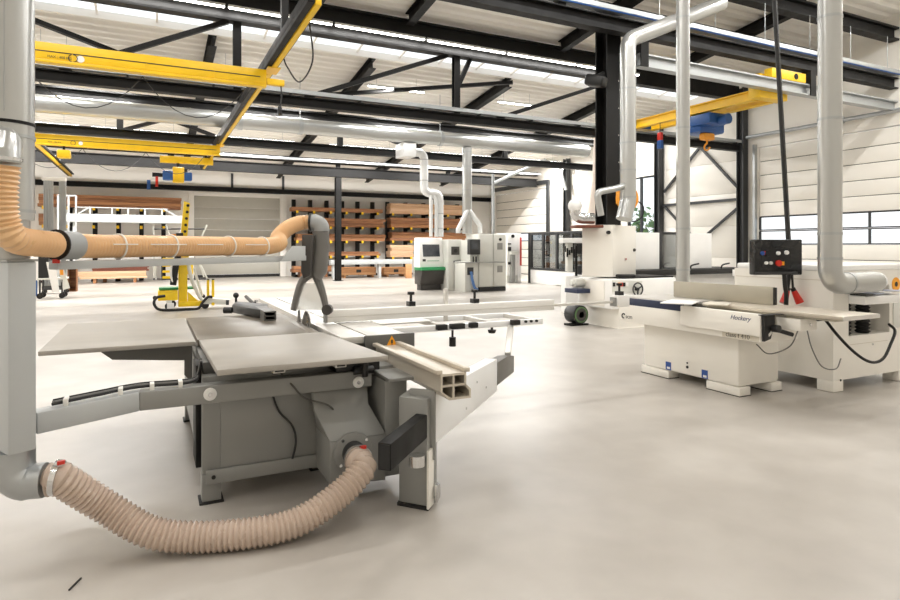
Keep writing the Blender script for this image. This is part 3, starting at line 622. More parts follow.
# rail: hollow profile with four cells
ry0, ry1, rt = 3.02, 8.2, .8
rail = MB()
L_, R_, B_ = 1.44, 1.6, .64
rail.box(L_, R_, ry0, ry1, rt - .025, rt - .012); rail.box(L_, L_ + .012, ry0, ry1, B_ + .05, rt - .025); rail.box(R_ - .012, R_, ry0, ry1, B_ + .07, rt - .025)
rail.box(L_ + .012, R_ - .012, ry0, ry1, .715, .727); rail.box((L_ + R_) / 2 - .006, (L_ + R_) / 2 + .006, ry0, ry1, B_ + .012, .715); rail.box((L_ + R_) / 2 - .006, (L_ + R_) / 2 + .006, ry0, ry1, .727, rt - .025)
rail.prism([(L_, ry0, B_ + .05), (L_ + .012, ry0, B_ + .05), (L_ + .062, ry0, B_ + .012), (R_ + .03, ry0, B_ + .012), (R_ + .03, ry0, B_), (L_ + .055, ry0, B_)], (0, ry1 - ry0, 0))
rail.prism([(R_ - .012, ry0, B_ + .08), (R_, ry0, B_ + .08), (R_ + .03, ry0, B_ + .05), (R_ + .03, ry0, B_ + .012), (R_ + .018, ry0, B_ + .012), (R_ + .018, ry0, B_ + .045)], (0, ry1 - ry0, 0))
part(rail, 'sliding_rail', 'alu_bronze', bev=0, smooth=False)
for (a_, b_) in ((L_ - .025, L_ + .012), (R_ - .012, R_ + .025)):
    part(MB().box(a_, b_, ry0, ry1, rt - .012, rt + .012), 'rail_lip', 'alu_bronze', bev=.004)
part(MB().box(L_ + .014, R_ - .014, ry0 + .2, ry0 + .22, B_ + .06, rt - .026), 'rail_plug', 'black', bev=0)
# bracket holding the rail
part(MB().prism([(1.02, 3.72, .72), (1.43, 3.72, .72), (1.43, 3.72, .66), (1.2, 3.72, .6), (1.05, 3.72, .66)], (0, .4, 0)), 'rail_bracket', 'saw_grey')
part(MB().prism([(1.22, 3.9, .2), (1.4, 3.9, .5), (1.4, 3.9, .7), (1.22, 3.9, .7)], (0, 1.6, 0)), 'rail_support', 'saw_grey')
# casing between body and pivot post
part(MB().prism([(1.275, 3.46, .1), (1.42, 3.46, .1), (1.46, 3.9, .1), (1.225, 3.9, .1), (1.225, 3.78, .1), (1.275, 3.78, .1)], (0, 0, .58)), 'side_casing', 'saw_grey', bev=.006)
part(MB().box(1.28, 1.5, 3.4, 3.7, .685, .705), 'casing_top', 'saw_grey', bev=.003)
# dust box with hose port
db = MB().prism([(.93, 3.43, .12), (1.27, 3.43, .09), (1.27, 3.43, .37), (.93, 3.43, .37)], (0, .34, 0))
dbx = part(db, 'dust_box', 'saw_grey', bev=.008)
part(MB().prism([(.93, 3.43, .371), (.93, 3.76, .371), (.88, 3.76, .68), (.88, 3.66, .68), (.88, 3.6, .52)], (.34, 0, 0)), 'box_hood', 'saw_grey', dbx, bev=.006)
part(MB().cyl((1.06, 3.425, .3), (1.06, 3.4, .3), .115, 28), 'port_flange', 'saw_grey', dbx, bev=.003)
part(MB().cyl((1.06, 3.4, .3), (1.05, 3.3, .3), .068, 24), 'hose_port', 'steel_grey', dbx, bev=0)
for k in range(4): part(MB().cyl((1.06 + .1 * math.cos(k * 1.57 + .7), 3.399, .3 + .1 * math.sin(k * 1.57 + .7)), (1.06 + .1 * math.cos(k * 1.57 + .7), 3.393, .3 + .1 * math.sin(k * 1.57 + .7)), .009, 8), 'screw', 'chrome', dbx, bev=0)
# swing arm post and outrigger
ad = Vector((.737, .676, 0)); ar = Vector((.676, -.737, 0)); PV = Vector((1.46, 3.18, 0))
pst = part(MB().prism([(1.29, 3.27, .02), (1.41, 3.13, .02), (1.54, 3.28, .02), (1.42, 3.42, .02)], (0, 0, .61)), 'pivot_post', 'saw_grey', bev=.008)
part(MB().prism([PV + Vector((-.06, -.06, .012)), PV + Vector((.0, -.0, .012)), PV + Vector((.0, 0, .34)), PV + Vector((-.06, -.06, .34))], ar * .012), 'post_plate', 'cream', pst, bev=0)
part(MB().prism([PV + Vector((.0, -.035, .03)), PV + Vector((.035, -.0, .05)), PV + Vector((.035, .0, .13)), PV + Vector((.0, -.035, .13))], ar * .02), 'hinge', 'chrome', pst, bev=.003)
part(MB().prism([(1.28, 3.27, .0), (1.41, 3.12, .0), (1.55, 3.28, .0), (1.42, 3.43, .0)], (0, 0, .019)), 'post_foot', 'rubber', pst, bev=0)
P0 = PV + Vector((.0, .0, 0)); P1 = Vector((2.4, 4.02, 0))
am = part(MB().prism([P0 + Vector((0, 0, .34)), P1 + Vector((0, 0, .38)), P1 + Vector((0, 0, .63)), P0 + Vector((0, 0, .64))], ar * -.1), 'swing_arm', 'saw_white', bev=.006)
for k, zz in ((.3, .56), (.45, .42), (.62, .55), (.78, .47)):
    q_ = P0.lerp(P1, k) + Vector((0, 0, zz)) + ar * .0; part(MB().cyl(q_, q_ + ar * .006, .008, 8), 'screw', 'chrome', am, bev=0)
T0 = Vector((1.02, 2.775, .475)); T1 = P0 + ad * .02 + Vector((-.03, .03, .475))
part(MB().bar(T0, T1, .07, .135), 'telescopic_tube', 'steel_black', am, bev=.006); part(MB().bar(T0 - ad * .003, T0 + ad * .001, .058, .12), 'tube_mouth', 'black', am, bev=0)
part(MB().bar(P0 - ad * .02 + Vector((-.035, .04, .47)), P0 + Vector((-.035, .04, .47)), .16, .4), 'arm_collar', 'saw_grey', am, bev=.005)
q_ = P0 + Vector((-.12, -.06, .3)); part(MB().cyl(q_ + Vector((0, 0, -.03)), q_ + Vector((0, 0, .03)), .045, 16), 'roller', 'chrome', am, bev=0)
kp = P1 + ad * .05
part(MB().prism([P1 + Vector((.005, .005, .42)), P1 + ad * .5 + Vector((0, 0, .43)), P1 + ad * .5 + Vector((0, 0, .57)), P1 + ad * .3 + Vector((0, 0, .6)), P1 + Vector((.005, .005, .6))], ar * -.09), 'arm_end_block', 'hood_grey', am, bev=.006)
OY = 4.75
lx = 2.62
part(MB().bar(P1 + ad * .46 + ar * -.045 + Vector((0, 0, .575)), Vector((2.98, 4.75, .765)), .05, .06), 'outrigger_leg', 'alu', bev=.004)
# outrigger table and crosscut fence
zo = .77
oy = 4.95
orr = thing  # (name kept short below)
og = part(MB().box(1.75, 3.32, 4.72, 4.78, zo - .005, zo + .045).box(1.75, 3.32, 5.3, 5.36, zo - .005, zo + .045), 'outrigger_frame', 'saw_white', bev=.005)
lg_top = Vector((3.02, 4.75, zo - .006))
for x_ in (1.78, 2.3, 2.8, 3.26): part(MB().box(x_ - .025, x_ + .025, 4.781, 5.299, zo, zo + .04), 'cross_bar', 'alu', og, bev=.003)
part(MB().box(1.8, 2.3, 5.0, 5.28, zo + .041, zo + .05), 'support_plate', 'alu', og)
for x_, w_ in ((2.2, .09), (2.33, .13), (2.52, .07), (2.95, .08)): part(MB().box(x_, x_ + w_, 4.66, 4.719, zo + .01, zo + .055), 'clamp_shoe', 'black', og)
for x_ in (3.12, 3.18, 3.24): part(MB().cyl((x_, 4.719, zo + .03), (x_, 4.7, zo + .03), .012, 8), 'bolt_head', 'black', og, bev=0)
part(MB().cyl((2.38, 4.75, zo - .006), (2.38, 4.75, zo - .07), .01, 8).cyl((2.38, 4.75, zo - .07), (2.38, 4.75, zo - .15), .03, 12), 'handle_knob', 'black', og, bev=0)
part(MB().cyl((2.78, 4.75, zo - .006), (2.78, 4.75, zo - .03), .012, 8).cyl((2.78, 4.75, zo - .03), (2.78, 4.75, zo - .06), .04, 12, .03), 'clamp_knob', 'black', og, bev=0)
# fence
fz0, fz1 = ZT + .012, ZT + .112
fe = part(MB().box(1.3, 3.57, 4.88, 4.95, fz0, fz1), 'crosscut_fence', 'fence_alu', bev=.006)
part(MB().box(1.3, 3.57, 4.874, 4.879, fz0 + .04, fz0 + .048), 'fence_slot', 'alu', fe, bev=0)
part(MB().box(1.285, 1.3, 4.875, 4.955, fz0 - .004, fz1 + .004), 'end_plate', 'saw_grey', fe, bev=0)
part(MB().box(3.57, 4.36, 4.9, 4.93, fz0 + .03, fz0 + .055), 'telescopic_bar', 'alu', fe, bev=.003)
part(MB().box(4.36, 4.52, 4.86, 4.97, fz0 - .01, fz1 + .01), 'end_stop_block', 'machine_white', fe, bev=.006); part(MB().box(4.33, 4.359, 4.88, 4.95, fz0, fz1 - .01), 'block_scale', 'saw_grey', fe, bev=0)
for x_ in (2.06, 2.7, 4.44):
    zb_ = fz1 if x_ < 4 else fz1 + .01
    part(MB().cb((x_, 4.93, zb_ + .02), (.06, .07, .04)).cyl((x_, 4.93, zb_ + .04), (x_, 4.93, zb_ + .1), .012, 10).cyl((x_, 4.93, zb_ + .1), (x_, 4.93, zb_ + .125), .032, 12), 'flip_stop', 'black', fe, bev=0)
part(MB().cb((2.42, 4.97, fz1 - .01), (.035, .03, .3)), 'stop_post', 'alu', fe)
# rip fence head on the cast table
rh = part(MB().prism([PZ(232, 313, ZT) + Vector((0, 0, .0)), PZ(262, 319, ZT), PZ(268, 316, ZT), PZ(268, 312, ZT), PZ(236, 309, ZT)], (0, 0, .08)), 'rip_fence_head', 'black', bev=.012)
part(MB().cyl(PZ(224, 314, ZT) + Vector((0, 0, .035)), PZ(232, 314, ZT) + Vector((0, 0, .035)), .03, 12), 'clamp_knob', 'black', rh, bev=0)
e0 = PZ(269, 321, ZT)
pr_ = MB(); zz = ZT + .002
for (x0_, x1_, z0_, z1_) in ((-.04, .06, 0, .01), (-.04, .06, .035, .043), (-.04, .06, .07, .08), (-.04, -.03, .01, .07), (.05, .06, .01, .07)): pr_.box(e0.x + x0_, e0.x + x1_, e0.y, e0.y + .5, zz + z0_, zz + z1_)
part(pr_, 'rip_fence_profile', 'saw_grey_dark', rh, bev=0)
part(MB().cyl(PZ(236, 306, ZT + .02) + Vector((0, 0, 0)), PZ(236, 306, ZT + .02) + Vector((0, 0, .09)), .012, 8).sphere(PZ(236, 306, ZT + .02) + Vector((0, 0, .11)), .03, 10, 6), 'lever_knob', 'black', rh, bev=0)
part(MB().cyl(PZ(256, 310, ZT), PZ(256, 310, ZT) + Vector((0, 0, .1)), .022, 10), 'adjuster', 'chrome', rh, bev=0)
part(MB().cyl(PZ(246, 306, ZT) + Vector((0, 0, .1)), PZ(254, 310, ZT) + Vector((0, 0, .06)), .018, 8), 'lever', 'black', rh, bev=0)
# support arm running along the front to the post
az0, az1 = .625, .725
ax = -.05
arm = part(MB().box(ax, 1.24, 3.6, 3.7, az0, az1), 'support_arm', 'saw_grey', bev=.006)
PA = Q(8, 300, 2.65); PA = Vector((PA.x, PA.y, 0)); PC = PA + Vector((.878, .479, 0)) * .055 - Vector((.479, -.878, 0)) * .1; dirv = Vector((-.878, -.479, 0))
e1 = Vector((ax, 3.65, 0)); L2 = .5
part(MB().prism([e1 + Vector((.0, -.05, az0)), e1 + Vector((.0, .05, az0)), e1 + dirv * L2 + Vector((-.02, .045, az0)), e1 + dirv * L2 + Vector((.02, -.045, az0))], (0, 0, .1)), 'arm_elbow', 'post_grey', arm, bev=.005)
for px, py in ((210, 394), (358, 382)):
    q_ = PY(px, py, 3.599); part(MB().cyl(q_, q_ + Vector((0, -.014, 0)), .035, 22), 'hub_cap', 'machine_white', arm, bev=.003); part(MB().cyl(q_ + Vector((0, -.0141, 0)), q_ + Vector((0, -.02, 0)), .012, 12), 'hub_bolt', 'chrome', arm, bev=0)
cpts = [e1 + dirv * .42 + Vector((0, 0, .745)), e1 + dirv * .2 + Vector((0, 0, .748)), e1 + Vector((0, 0, .748)), Vector((.2, 3.66, .745)), Vector((.25, 3.78, .76)), Vector((.262, 3.74, .84))]
cp = smoothpath(cpts, 6)
for k, off in enumerate((-.02, .0, .022)):
    part(MB().tube([p_ + Vector((.0, off, .004 * k)) for p_ in cp], .008, 6), 'control_cable', ('rubber', 'saw_grey_dark', 'rubber')[k], arm, bev=0)
for q_ in (e1 + dirv * .36, e1 + dirv * .1, e1 + Vector((.06, 0, 0)), e1 + Vector((.2, 0, 0))): part(MB().cb(q_ + Vector((0, 0, az1 + .018)), (.022, .07, .036)), 'cable_clip', 'paper', arm, bev=.003)
# post
pu, pv = Vector((.878, .479, 0)), Vector((.479, -.878, 0))
pc = PC
po = [pc + pu * a_ + pv * b_ for a_, b_ in ((-.055, -.1), (.055, -.1), (.055, .1), (-.055, .1))]
post = part(MB().prism([v_ + Vector((0, 0, .58)) for v_ in po], (0, 0, .85)), 'post', 'post_grey', bev=.006)
part(MB().prism([v_ + Vector((0, 0, 1.4305)) for v_ in [pc + pu * a_ + pv * b_ for a_, b_ in ((-.06, -.105), (.06, -.105), (.06, .105), (-.06, .105))]], (0, 0, .01)), 'post_cap', 'saw_grey', post, bev=0)
# overhead arm to the blade hood
GA = Vector((-.42, 3.48, 0)); GB = Q(312, 250, 4.9); GB = Vector((GB.x, GB.y, 0)); ud = (GB - GA).normalized(); un = Vector((ud.y, -ud.x, 0))
oa = part(MB().bar(GA + Vector((0, 0, 1.405)), GB - ud * .09 + Vector((0, 0, 1.405)), .07, .04), 'overhead_arm', 'post_grey', bev=.004)
part(MB().prism([GB - ud * .5 + un * .07 + Vector((0, 0, 1.39)), GB - ud * .2 + un * .07 + Vector((0, 0, 1.39)), GB - ud * .2 + un * .07 + Vector((0, 0, 1.5)), GB - ud * .36 + un * .07 + Vector((0, 0, 1.5))], un * .012), 'gusset_plate', 'post_grey', oa)
# blade hood
R3 = Vector((C, -S, 0)); F3 = Vector((S, C, 0))
def G(u, z, v=0.): return GB + R3 * u + F3 * v + Vector((0, 0, z))
hd = part(MB().tube([G(.075, 1.62), G(.07, 1.5), G(.05, 1.3), G(.02, 1.27)], [.065, .07, .075, .07], 16), 'blade_hood', 'hood_grey', bev=0)
part(MB().prism([G(-.05, 1.59, -.13), G(.035, 1.59, -.13), G(.02, 1.27, -.13), G(-.04, 1.24, -.13), G(-.06, 1.3, -.13)], F3 * .1), 'hood_shaft', 'hood_dark', hd, bev=.008)
for pts_, nm in (([(-.0, 1.28), (-.075, 1.22), (-.12, 1.1), (-.15, .98)], 'hood_leg'), ([(.03, 1.27), (.065, 1.18), (.095, 1.08), (.115, .98)], 'hood_leg')):
    P_ = smoothpath([G(a_, b_) for a_, b_ in pts_], 5); part(MB().tube(P_, [.036 - .012 * i / len(P_) for i in range(len(P_))], 10), nm, 'hood_grey', hd, bev=0)
part(MB().prism([G(-.07, 1.2, -.02), G(.06, 1.2, -.02), G(.11, .985, -.02), G(-.14, .985, -.02)], F3 * .04), 'clear_guard', 'clear_plastic', hd, bev=0)
part(MB().cyl(G(.125, .985, -.03), G(.125, .985, .03), .042, 16), 'guide_roller', 'hood_dark', hd, bev=0)
part(MB().tube(elbow(G(.075, 1.621), G(.075, 1.69), G(.0, 1.69), .055), .066, 18), 'hood_elbow', 'grey_plastic', hd, bev=0)
part(MB().cyl(G(.0, 1.69), G(-.016, 1.69), .077, 20), 'elbow_collar', 'black', hd, bev=0)
# thin cables on the front
part(MB().tube(smoothpath([(.7, 3.73, .74), (.75, 3.585, .68), (.82, 3.6, .6), (.95, 3.57, .55), (1.0, 3.6, .5)], 8), .006, 6), 'front_cable', 'saw_grey_dark', bev=0)
part(MB().tube(smoothpath([(.66, 3.75, .61), (.7, 3.75, .5), (.78, 3.74, .4), (.8, 3.74, .3), (.78, 3.74, .2)], 8), .007, 6), 'front_cable', 'steel_grey', bev=0)

# ---------------------------------------------------------------- ribbed hoses
def hose(name, lab, pts, r, pitch, amp, mt, collars=(), cat='hose'):
    P_ = resample(smoothpath(pts, 24), pitch / 4); rs = [r + amp * (1, .25, -1, .25)[i % 4] for i in range(len(P_))]
    t = thing(name, lab, cat, (pts[0][0], pts[0][1], min(p_[2] for p_ in pts) - r))
    o = MB().tube(P_, rs, 26).build('ribbed_tube', mt, t); return t, P_
E5 = Q(45, 480, 2.78)
dE = (Vector((E5.x, E5.y, 0)) - Vector((PC.x, PC.y, 0))).normalized()
pa = [E5 + dE * .019, E5 + dE * .045, E5 + dE * .07 + Vector((0, 0, -.004)), Vector((-.2, 3.33, .26)), Vector((.0, 3.25, .125)), Vector((.2, 3.2, .078)), Vector((.46, 3.13, .076)), Vector((.68, 3.11, .095)), Vector((.9, 3.14, .18)), Vector((1.04, 3.18, .275)), Vector((1.044, 3.24, .3)), Vector((1.0492, 3.294, .3))]
h1, hp = hose('extraction_hose', 'fat clear ribbed extraction hose lying curved on the floor', pa, .07, .026, .006, 'hose_pink')
for q_, dv in ((hp[6], hp[10] - hp[2]), (hp[-5], hp[-1] - hp[-9])):
    dv = dv.normalized(); MB().cyl(q_ - dv * .012, q_ + dv * .012, .08, 24).build('hose_clamp', 'chrome', h1); MB().cb(q_ + Vector((.02, -.03, .076)), (.03, .02, .015)).build('clamp_screw', 'red', h1)
hd_ = G(-.028, 1.69)
lf = lambda s_, z_: GA.lerp(GB, s_) + Vector((0, 0, z_))
topz = 1.499
pb = [Q(4, 166, 2.57), Q(2, 195, 2.57), Q(4, 220, 2.58), Q(14, 238, 2.62), Q(40, 243.5, 2.78), lf(.1, topz), lf(.3, topz), lf(.55, topz), lf(.72, topz), lf(.8, topz + .02), G(-.195, 1.565, -.27), G(-.16, 1.64, -.14), G(-.09, 1.686, -.02), hd_]
h2, hp2 = hose('overhead_hose', 'tan ribbed hose strapped along the overhead guard arm', pb, .057, .022, .005, 'hose_tan')
i0 = min(range(len(hp2)), key=lambda i: (hp2[i] - Q(66, 246, 2.95)).length); dv = (hp2[i0 + 2] - hp2[i0 - 2]).normalized(); q_ = hp2[i0]
MB().cyl(q_ - dv * .06, q_ + dv * .06, .069, 24).build('grey_coupling', 'grey_plastic', h2); MB().cyl(q_ - dv * .068, q_ - dv * .061, .074, 24).build('coupling_ring', 'black', h2)
MB().cb(q_ - dv * .065 + Vector((0, 0, -.078)), (.03, .02, .02)).build('coupling_clip', 'red', h2)
for px in (118, 170, 228, 262):
    i0 = min(range(len(hp2)), key=lambda i: abs(HX + F * (hp2[i].x * C - hp2[i].y * S) / (hp2[i].x * S + hp2[i].y * C) - px) + (50 if i < 60 else 0)); q_ = hp2[i0]; dv = (hp2[i0 + 3] - hp2[i0 - 3]).normalized()
    MB().tube([q_ + (Matrix.Rotation(a_ * math.pi / 12, 3, dv) @ dv.orthogonal().normalized()) * .066 for a_ in range(24)], .005, 6, closed=True).build('cable_tie', 'cable_tie', h2)
for a_, b_ in ((.13, .2), (.24, .36), (.4, .5), (.6, .7)): MB().bar(lf(a_, topz + .01) + un * .064, lf(b_, topz + .01) + un * .064, .006, .006).build('tie_strip', 'cable_tie', h2)

# ---------------------------------------------------------------- main silver duct at left
SD = Q(5.5, 200, 2.78)
sd = thing('extraction_duct', 'broad silver vertical extraction duct at the left edge', 'duct', (SD.x, SD.y, .4))
MB().cyl((SD.x, SD.y, 1.62), (SD.x, SD.y, 8.2), .112, 32).build('pipe', 'duct_silver', sd)
MB().cyl((SD.x, SD.y, 1.4412), (SD.x, SD.y, 1.62), .095, 28).build('lower_pipe', 'duct_silver', sd)
for zz in (2.0, 2.06, 1.66): m = MB(); ring(m, (SD.x, SD.y, zz), (0, 0, 1), .117, .014); m.build('clamp_ring', 'steel_black' if zz == 2.06 else 'galvanised', sd)
MB().box(SD.x - .004 + .02, SD.x + .012, SD.y - .1165, SD.y - .1, 2.1, 8.1).build('seam', 'galvanised', sd)
q_ = Q(4, 163, 2.57); MB().tube([(SD.x, SD.y - .06, 1.985), (q_.x, q_.y + .04, 1.94), q_ + Vector((0, 0, .035)), q_], [.06, .06, .06, .06], 20).build('branch_stub', 'duct_silver', sd)
m = MB(); ring(m, q_ + Vector((0, 0, .014)), (0, 0, 1), .068, .014); m.build('branch_clamp', 'chrome', sd)
eb0 = Vector((PC.x + .0, PC.y, .578)); cor = Vector((eb0.x + .02, eb0.y, E5.z + .0))
MB().tube(elbow(eb0, Vector((eb0.x, eb0.y, E5.z)), E5 + Vector((.0, 0, 0)), .075, 8)[:-1] + [E5], [.086] * 9 + [.078] * 2, 26).build('bottom_elbow', 'galvanised', sd)

# ================================================================== SURFACE PLANER
pl = thing('surface_planer', 'long cream surface planer with grey fence at right', 'planer', (5.5, 4.6, 0))
def pp_(mb, name, mt, par=None, bev=.006, lab=None, **k):
    o = mb.build(name, mt, par or pl, bev=bev, **k)
    if lab: o['label'] = lab
    return o
pb_ = pp_(MB().prism([(5.25, 4.12, .09), (5.25, 5.42, .09), (5.87, 5.42, .09), (5.87, 4.12, .09)], (0, 0, .5)), 'body', 'cream', bev=.03)
for (y0_, y1_) in ((4.1, 4.5), (5.02, 5.44)):
    for x_ in (5.24, 5.72): pp_(MB().box(x_, x_ + .16, y0_, y1_, .006, .089), 'foot', 'cream', bev=.004); pp_(MB().box(x_ - .005, x_ + .165, y0_ - .005, y1_ + .005, 0, .0055), 'foot_pad', 'rubber', bev=0)
for y_ in (4.53, 5.03): o = pp_(MB().box(5.2485, 5.2495, y_ - .04, y_ + .04, .1, .19), 'blue_sticker', 'blue_label', pb_, bev=0); pp_(MB().box(5.2475, 5.2484, y_ - .025, y_ + .02, .112, .135), 'sticker_mark', 'paper', pb_, bev=0)
pp_(MB().cyl((5.2495, 4.76, .18), (5.244, 4.76, .18), .016, 12).cyl((5.2495, 4.76, .225), (5.244, 4.76, .225), .01, 10), 'key_lock', 'black', pb_, bev=0)
# long apron under the table
ap = pp_(MB().prism([(5.08, 3.75, .6), (5.08, 3.75, .8), (5.2, 3.75, .84), (5.62, 3.75, .84), (5.62, 3.75, .6)], (0, 1.9, 0)), 'apron', 'cream', bev=.008)
cv = pp_(MB().box(5.03, 5.079, 3.72, 4.66, .66, .87), 'front_cover', 'cream', bev=.012)
text('cover_lettering', 'Hockery', .062, 'text_navy', cv, (5.0288, 4.04, .795), (0, -1, 0), (0, 0, 1), .35)
lbp = pp_(MB().box(5.0775, 5.0795, 3.77, 4.17, .605, .655), 'name_plate', 'cream_shade', ap, bev=0)
text('model_lettering', 'class f 410', .064, 'text_grey', lbp, (5.0768, 4.13, .615), (0, -1, 0), (0, 0, 1))
text('maker_lettering', 'scm', .07, 'text_dark', ap, (5.0788, 5.53, .64), (0, -1, 0), (0, 0, 1))
pp_(MB().tube([(5.0785, 5.565 - .026 * math.cos(a_), .665 + .026 * math.sin(a_)) for a_ in [i * .45 + .6 for i in range(11)]], .008, 6), 'maker_emblem', 'text_dark', ap, bev=0)
# tables
pp_(MB().box(5.12, 5.8, 4.68, 5.66, .842, .9), 'outfeed_table', 'alu', bev=.006)
pp_(MB().box(5.082, 5.119, 4.68, 5.66, .8, .885), 'blue_edge', 'navy', bev=.01)
inf = pp_(MB().box(5.27, 5.8, 3.12, 4.58, .865, .9), 'infeed_table', 'alu_bronze', bev=.006)
pp_(MB().box(5.3, 5.78, 3.2, 4.55, .842, .864), 'table_rib', 'planer_fence', inf)
pp_(MB().box(5.27, 5.8, 3.112, 3.119, .862, .898), 'table_end_face', 'alu', inf, bev=0)
pp_(MB().cyl((5.2, 4.63, .872), (5.8, 4.63, .872), .028, 16), 'cutter_block', 'blade_steel', bev=0)
# fence
fp = pp_(MB().prism([(5.63, 4.02, .903), (5.53, 5.22, .903), (5.53, 5.22, 1.085), (5.63, 4.02, 1.085)], (.035, 0, 0)), 'fence', 'planer_fence', bev=.004)
pp_(MB().box(5.625, 5.672, 4.004, 4.0185, .905, 1.08), 'fence_end', 'black', fp, bev=.003)
pp_(MB().cb((5.72, 4.3, .96), (.07, .16, .11)).cyl((5.72, 4.7, .93), (6.05, 4.7, .93), .03, 12), 'fence_carriage', 'black', fp)
# guard, scale quadrant, lever
qd = pp_(MB().prism([(5.04, 3.69, .86), (5.2, 3.69, .86), (5.2, 3.69, .78), (5.14, 3.69, .64), (5.05, 3.69, .62)], (0, .028, 0)), 'scale_quadrant', 'black', bev=.004)
pp_(MB().prism([(5.1 + .1 * math.cos(a_) - .02, 3.688, .78 - .12 * math.sin(a_)) for a_ in (.1, .5, .9, 1.3)] + [(5.1 + .075 * math.cos(a_) - .02, 3.688, .78 - .095 * math.sin(a_)) for a_ in (1.3, .9, .5, .1)], (0, -.003, 0)), 'scale', 'alu', qd, bev=0)
pp_(MB().cyl((5.16, 3.7, .74), (5.16, 3.62, .74), .035, 12).cyl((5.2, 3.66, .72), (5.32, 3.6, .68), .02, 10), 'clamp_lever', 'black', qd, bev=.003)
pp_(MB().box(5.02, 5.4, 3.66, 3.735, .8605, .868), 'guard_plate', 'black', qd, bev=.002)
jb = pp_(MB().box(5.28, 5.52, 3.5, 3.74, .725, .835), 'junction_box', 'cream', bev=.008)
pp_(MB().cyl((5.42, 3.499, .78), (5.42, 3.49, .78), .012, 10), 'box_screw', 'chrome', jb, bev=0)
pp_(MB().cyl((5.5, 3.48, .83), (5.62, 3.48, .83), .022, 10), 'cable_gland', 'black', jb, bev=0)
# control panel on its stalk
cpn = Q(779, 257, 6.25); cz0, cz1 = Q(776, 275, 6.25).z, Q(776, 239.5, 6.25).z
cpc = Vector((5.9, cpn.y, 0))
u3 = Vector((.93, -.37, 0)); v3 = Vector((.37, .93, 0))
def CP(u, z, v=0.): return Vector((cpn.x, cpn.y, 0)) + u3 * u + v3 * v + Vector((0, 0, z))
cpo = pp_(MB().prism([CP(-.265, cz0), CP(.255, cz0), CP(.255, cz1), CP(-.265, cz1)], v3 * .1), 'control_panel', 'black_gloss', bev=.012)
pp_(MB().prism([CP(-.19, cz0 + .07, -.002), CP(.13, cz0 + .07, -.002), CP(.13, cz0 + .28, -.002), CP(-.19, cz0 + .28, -.002)], v3 * .0015), 'button_plate', 'panel_black', cpo, bev=0)
pp_(MB().prism([CP(-.26, cz0 + .008, -.012), CP(.2, cz0 + .008, -.012), CP(.2, cz0 + .035, -.012), CP(-.26, cz0 + .035, -.012)], v3 * .011), 'bottom_lip', 'steel_grey', cpo, bev=.003)
for u_, z_, r_, mt_ in ((-.185, .225, .02, 'blue_label'), (-.12, .225, .034, 'black'), (-.015, .225, .02, 'machine_white'), (.075, .232, .022, 'machine_white'), (-.145, .125, .017, 'machine_white'), (-.095, .125, .017, 'alu'), (-.01, .122, .032, 'red')):
    pp_(MB().cyl(CP(u_, cz0 + z_, -.0025), CP(u_, cz0 + z_, -.022), r_, 16), 'button', mt_, cpo, bev=0)
pp_(MB().cb(CP(.03, cz0 + .12, -.004), (.05, .004, .04), math.atan2(u3.y, u3.x)), 'stop_surround', 'warning', cpo, bev=0)
pp_(MB().cb(CP(-.155, cz0 + .228, -.004), (.012, .003, .04), math.atan2(u3.y, u3.x)), 'red_mark', 'red', cpo, bev=0)
pp_(MB().tube(smoothpath([CP(.09, cz0 - .001, .05), CP(.1, cz0 - .12, .05), CP(.12, .95, .06), CP(.12, .62, .1)], 6), .022, 10), 'panel_stalk', 'black', bev=0)
# cables
pp_(MB().tube(smoothpath([(5.6, 3.48, .825), (5.73, 3.45, .68), (5.93, 3.43, .52), (6.13, 3.42, .41), (6.32, 3.43, .37), (6.5, 3.45, .4), (6.7, 3.5, .5), (6.9, 3.56, .62), (7.1, 3.72, .66)], 8), .014, 8), 'supply_cable', 'steel_black', bev=0)
pp_(MB().tube(smoothpath([(5.45, 3.55, .724), (5.52, 3.55, .55), (5.75, 3.6, .35), (6.0, 3.62, .3), (6.15, 3.66, .38)], 8), .006, 6), 'signal_cable', 'hood_grey', bev=0)
pp_(MB().tube(smoothpath([(5.4, 3.6, .724), (5.42, 3.7, .55), (5.4, 3.9, .45), (5.42, 4.05, .52)], 8), .006, 6), 'signal_cable', 'hood_grey', bev=0)
# sheet of paper / guard strip lying on the table
tag(MB().prism([PZ(660, 303.5, .902), PZ(672, 300, .902), PZ(700, 302, .902), PZ(692, 305, .902)], (0, 0, .012)).build('table_guard_strip', 'machine_white', bev=.003), 'white guard strip lying on the planer table', 'strip')
tag(MB().prism([PZ(702, 304.5, .902), PZ(710, 302, .902), PZ(732, 303.5, .902), PZ(727, 306, .902)], (0, 0, .008)).build('wood_offcut', 'cream_shade'), 'thin cream offcut lying on the planer table before the fence', 'offcut')

# red plugs on a ceiling cable
cb_ = thing('power_drop', 'black cable drop from the ceiling with red plugs', 'cable', (6.02, 4.0, .93))
d0 = Q(773, -20, 6.7); d1 = Q(788, 239, 6.52); d2_ = Q(787, 290, 6.45)
MB().tube([Vector((d0.x - .1, d0.y, 7.9)), d0, d1, Q(789, 275, 6.48), d2_], .022, 10).build('cable', 'black', cb_)
MB().tube([Vector((d0.x - .05, d0.y, 7.9)), d0 + Vector((.03, 0, 0)), d1 + Vector((.03, 0, 0)), Q(792, 275, 6.48), Q(793, 290, 6.45)], .012, 8).build('cable', 'black', cb_)
for px, tl in ((787, -3.5), (794, 6)):
    a_, b_ = Q(px, 291, 6.45), Q(px + tl, 303, 6.43); MB().cyl(a_, b_, .028, 14, .042).build('plug', 'red', cb_); MB().cyl(a_ + (a_ - b_).normalized() * .035, a_, .026, 12).build('plug_collar', 'black', cb_)

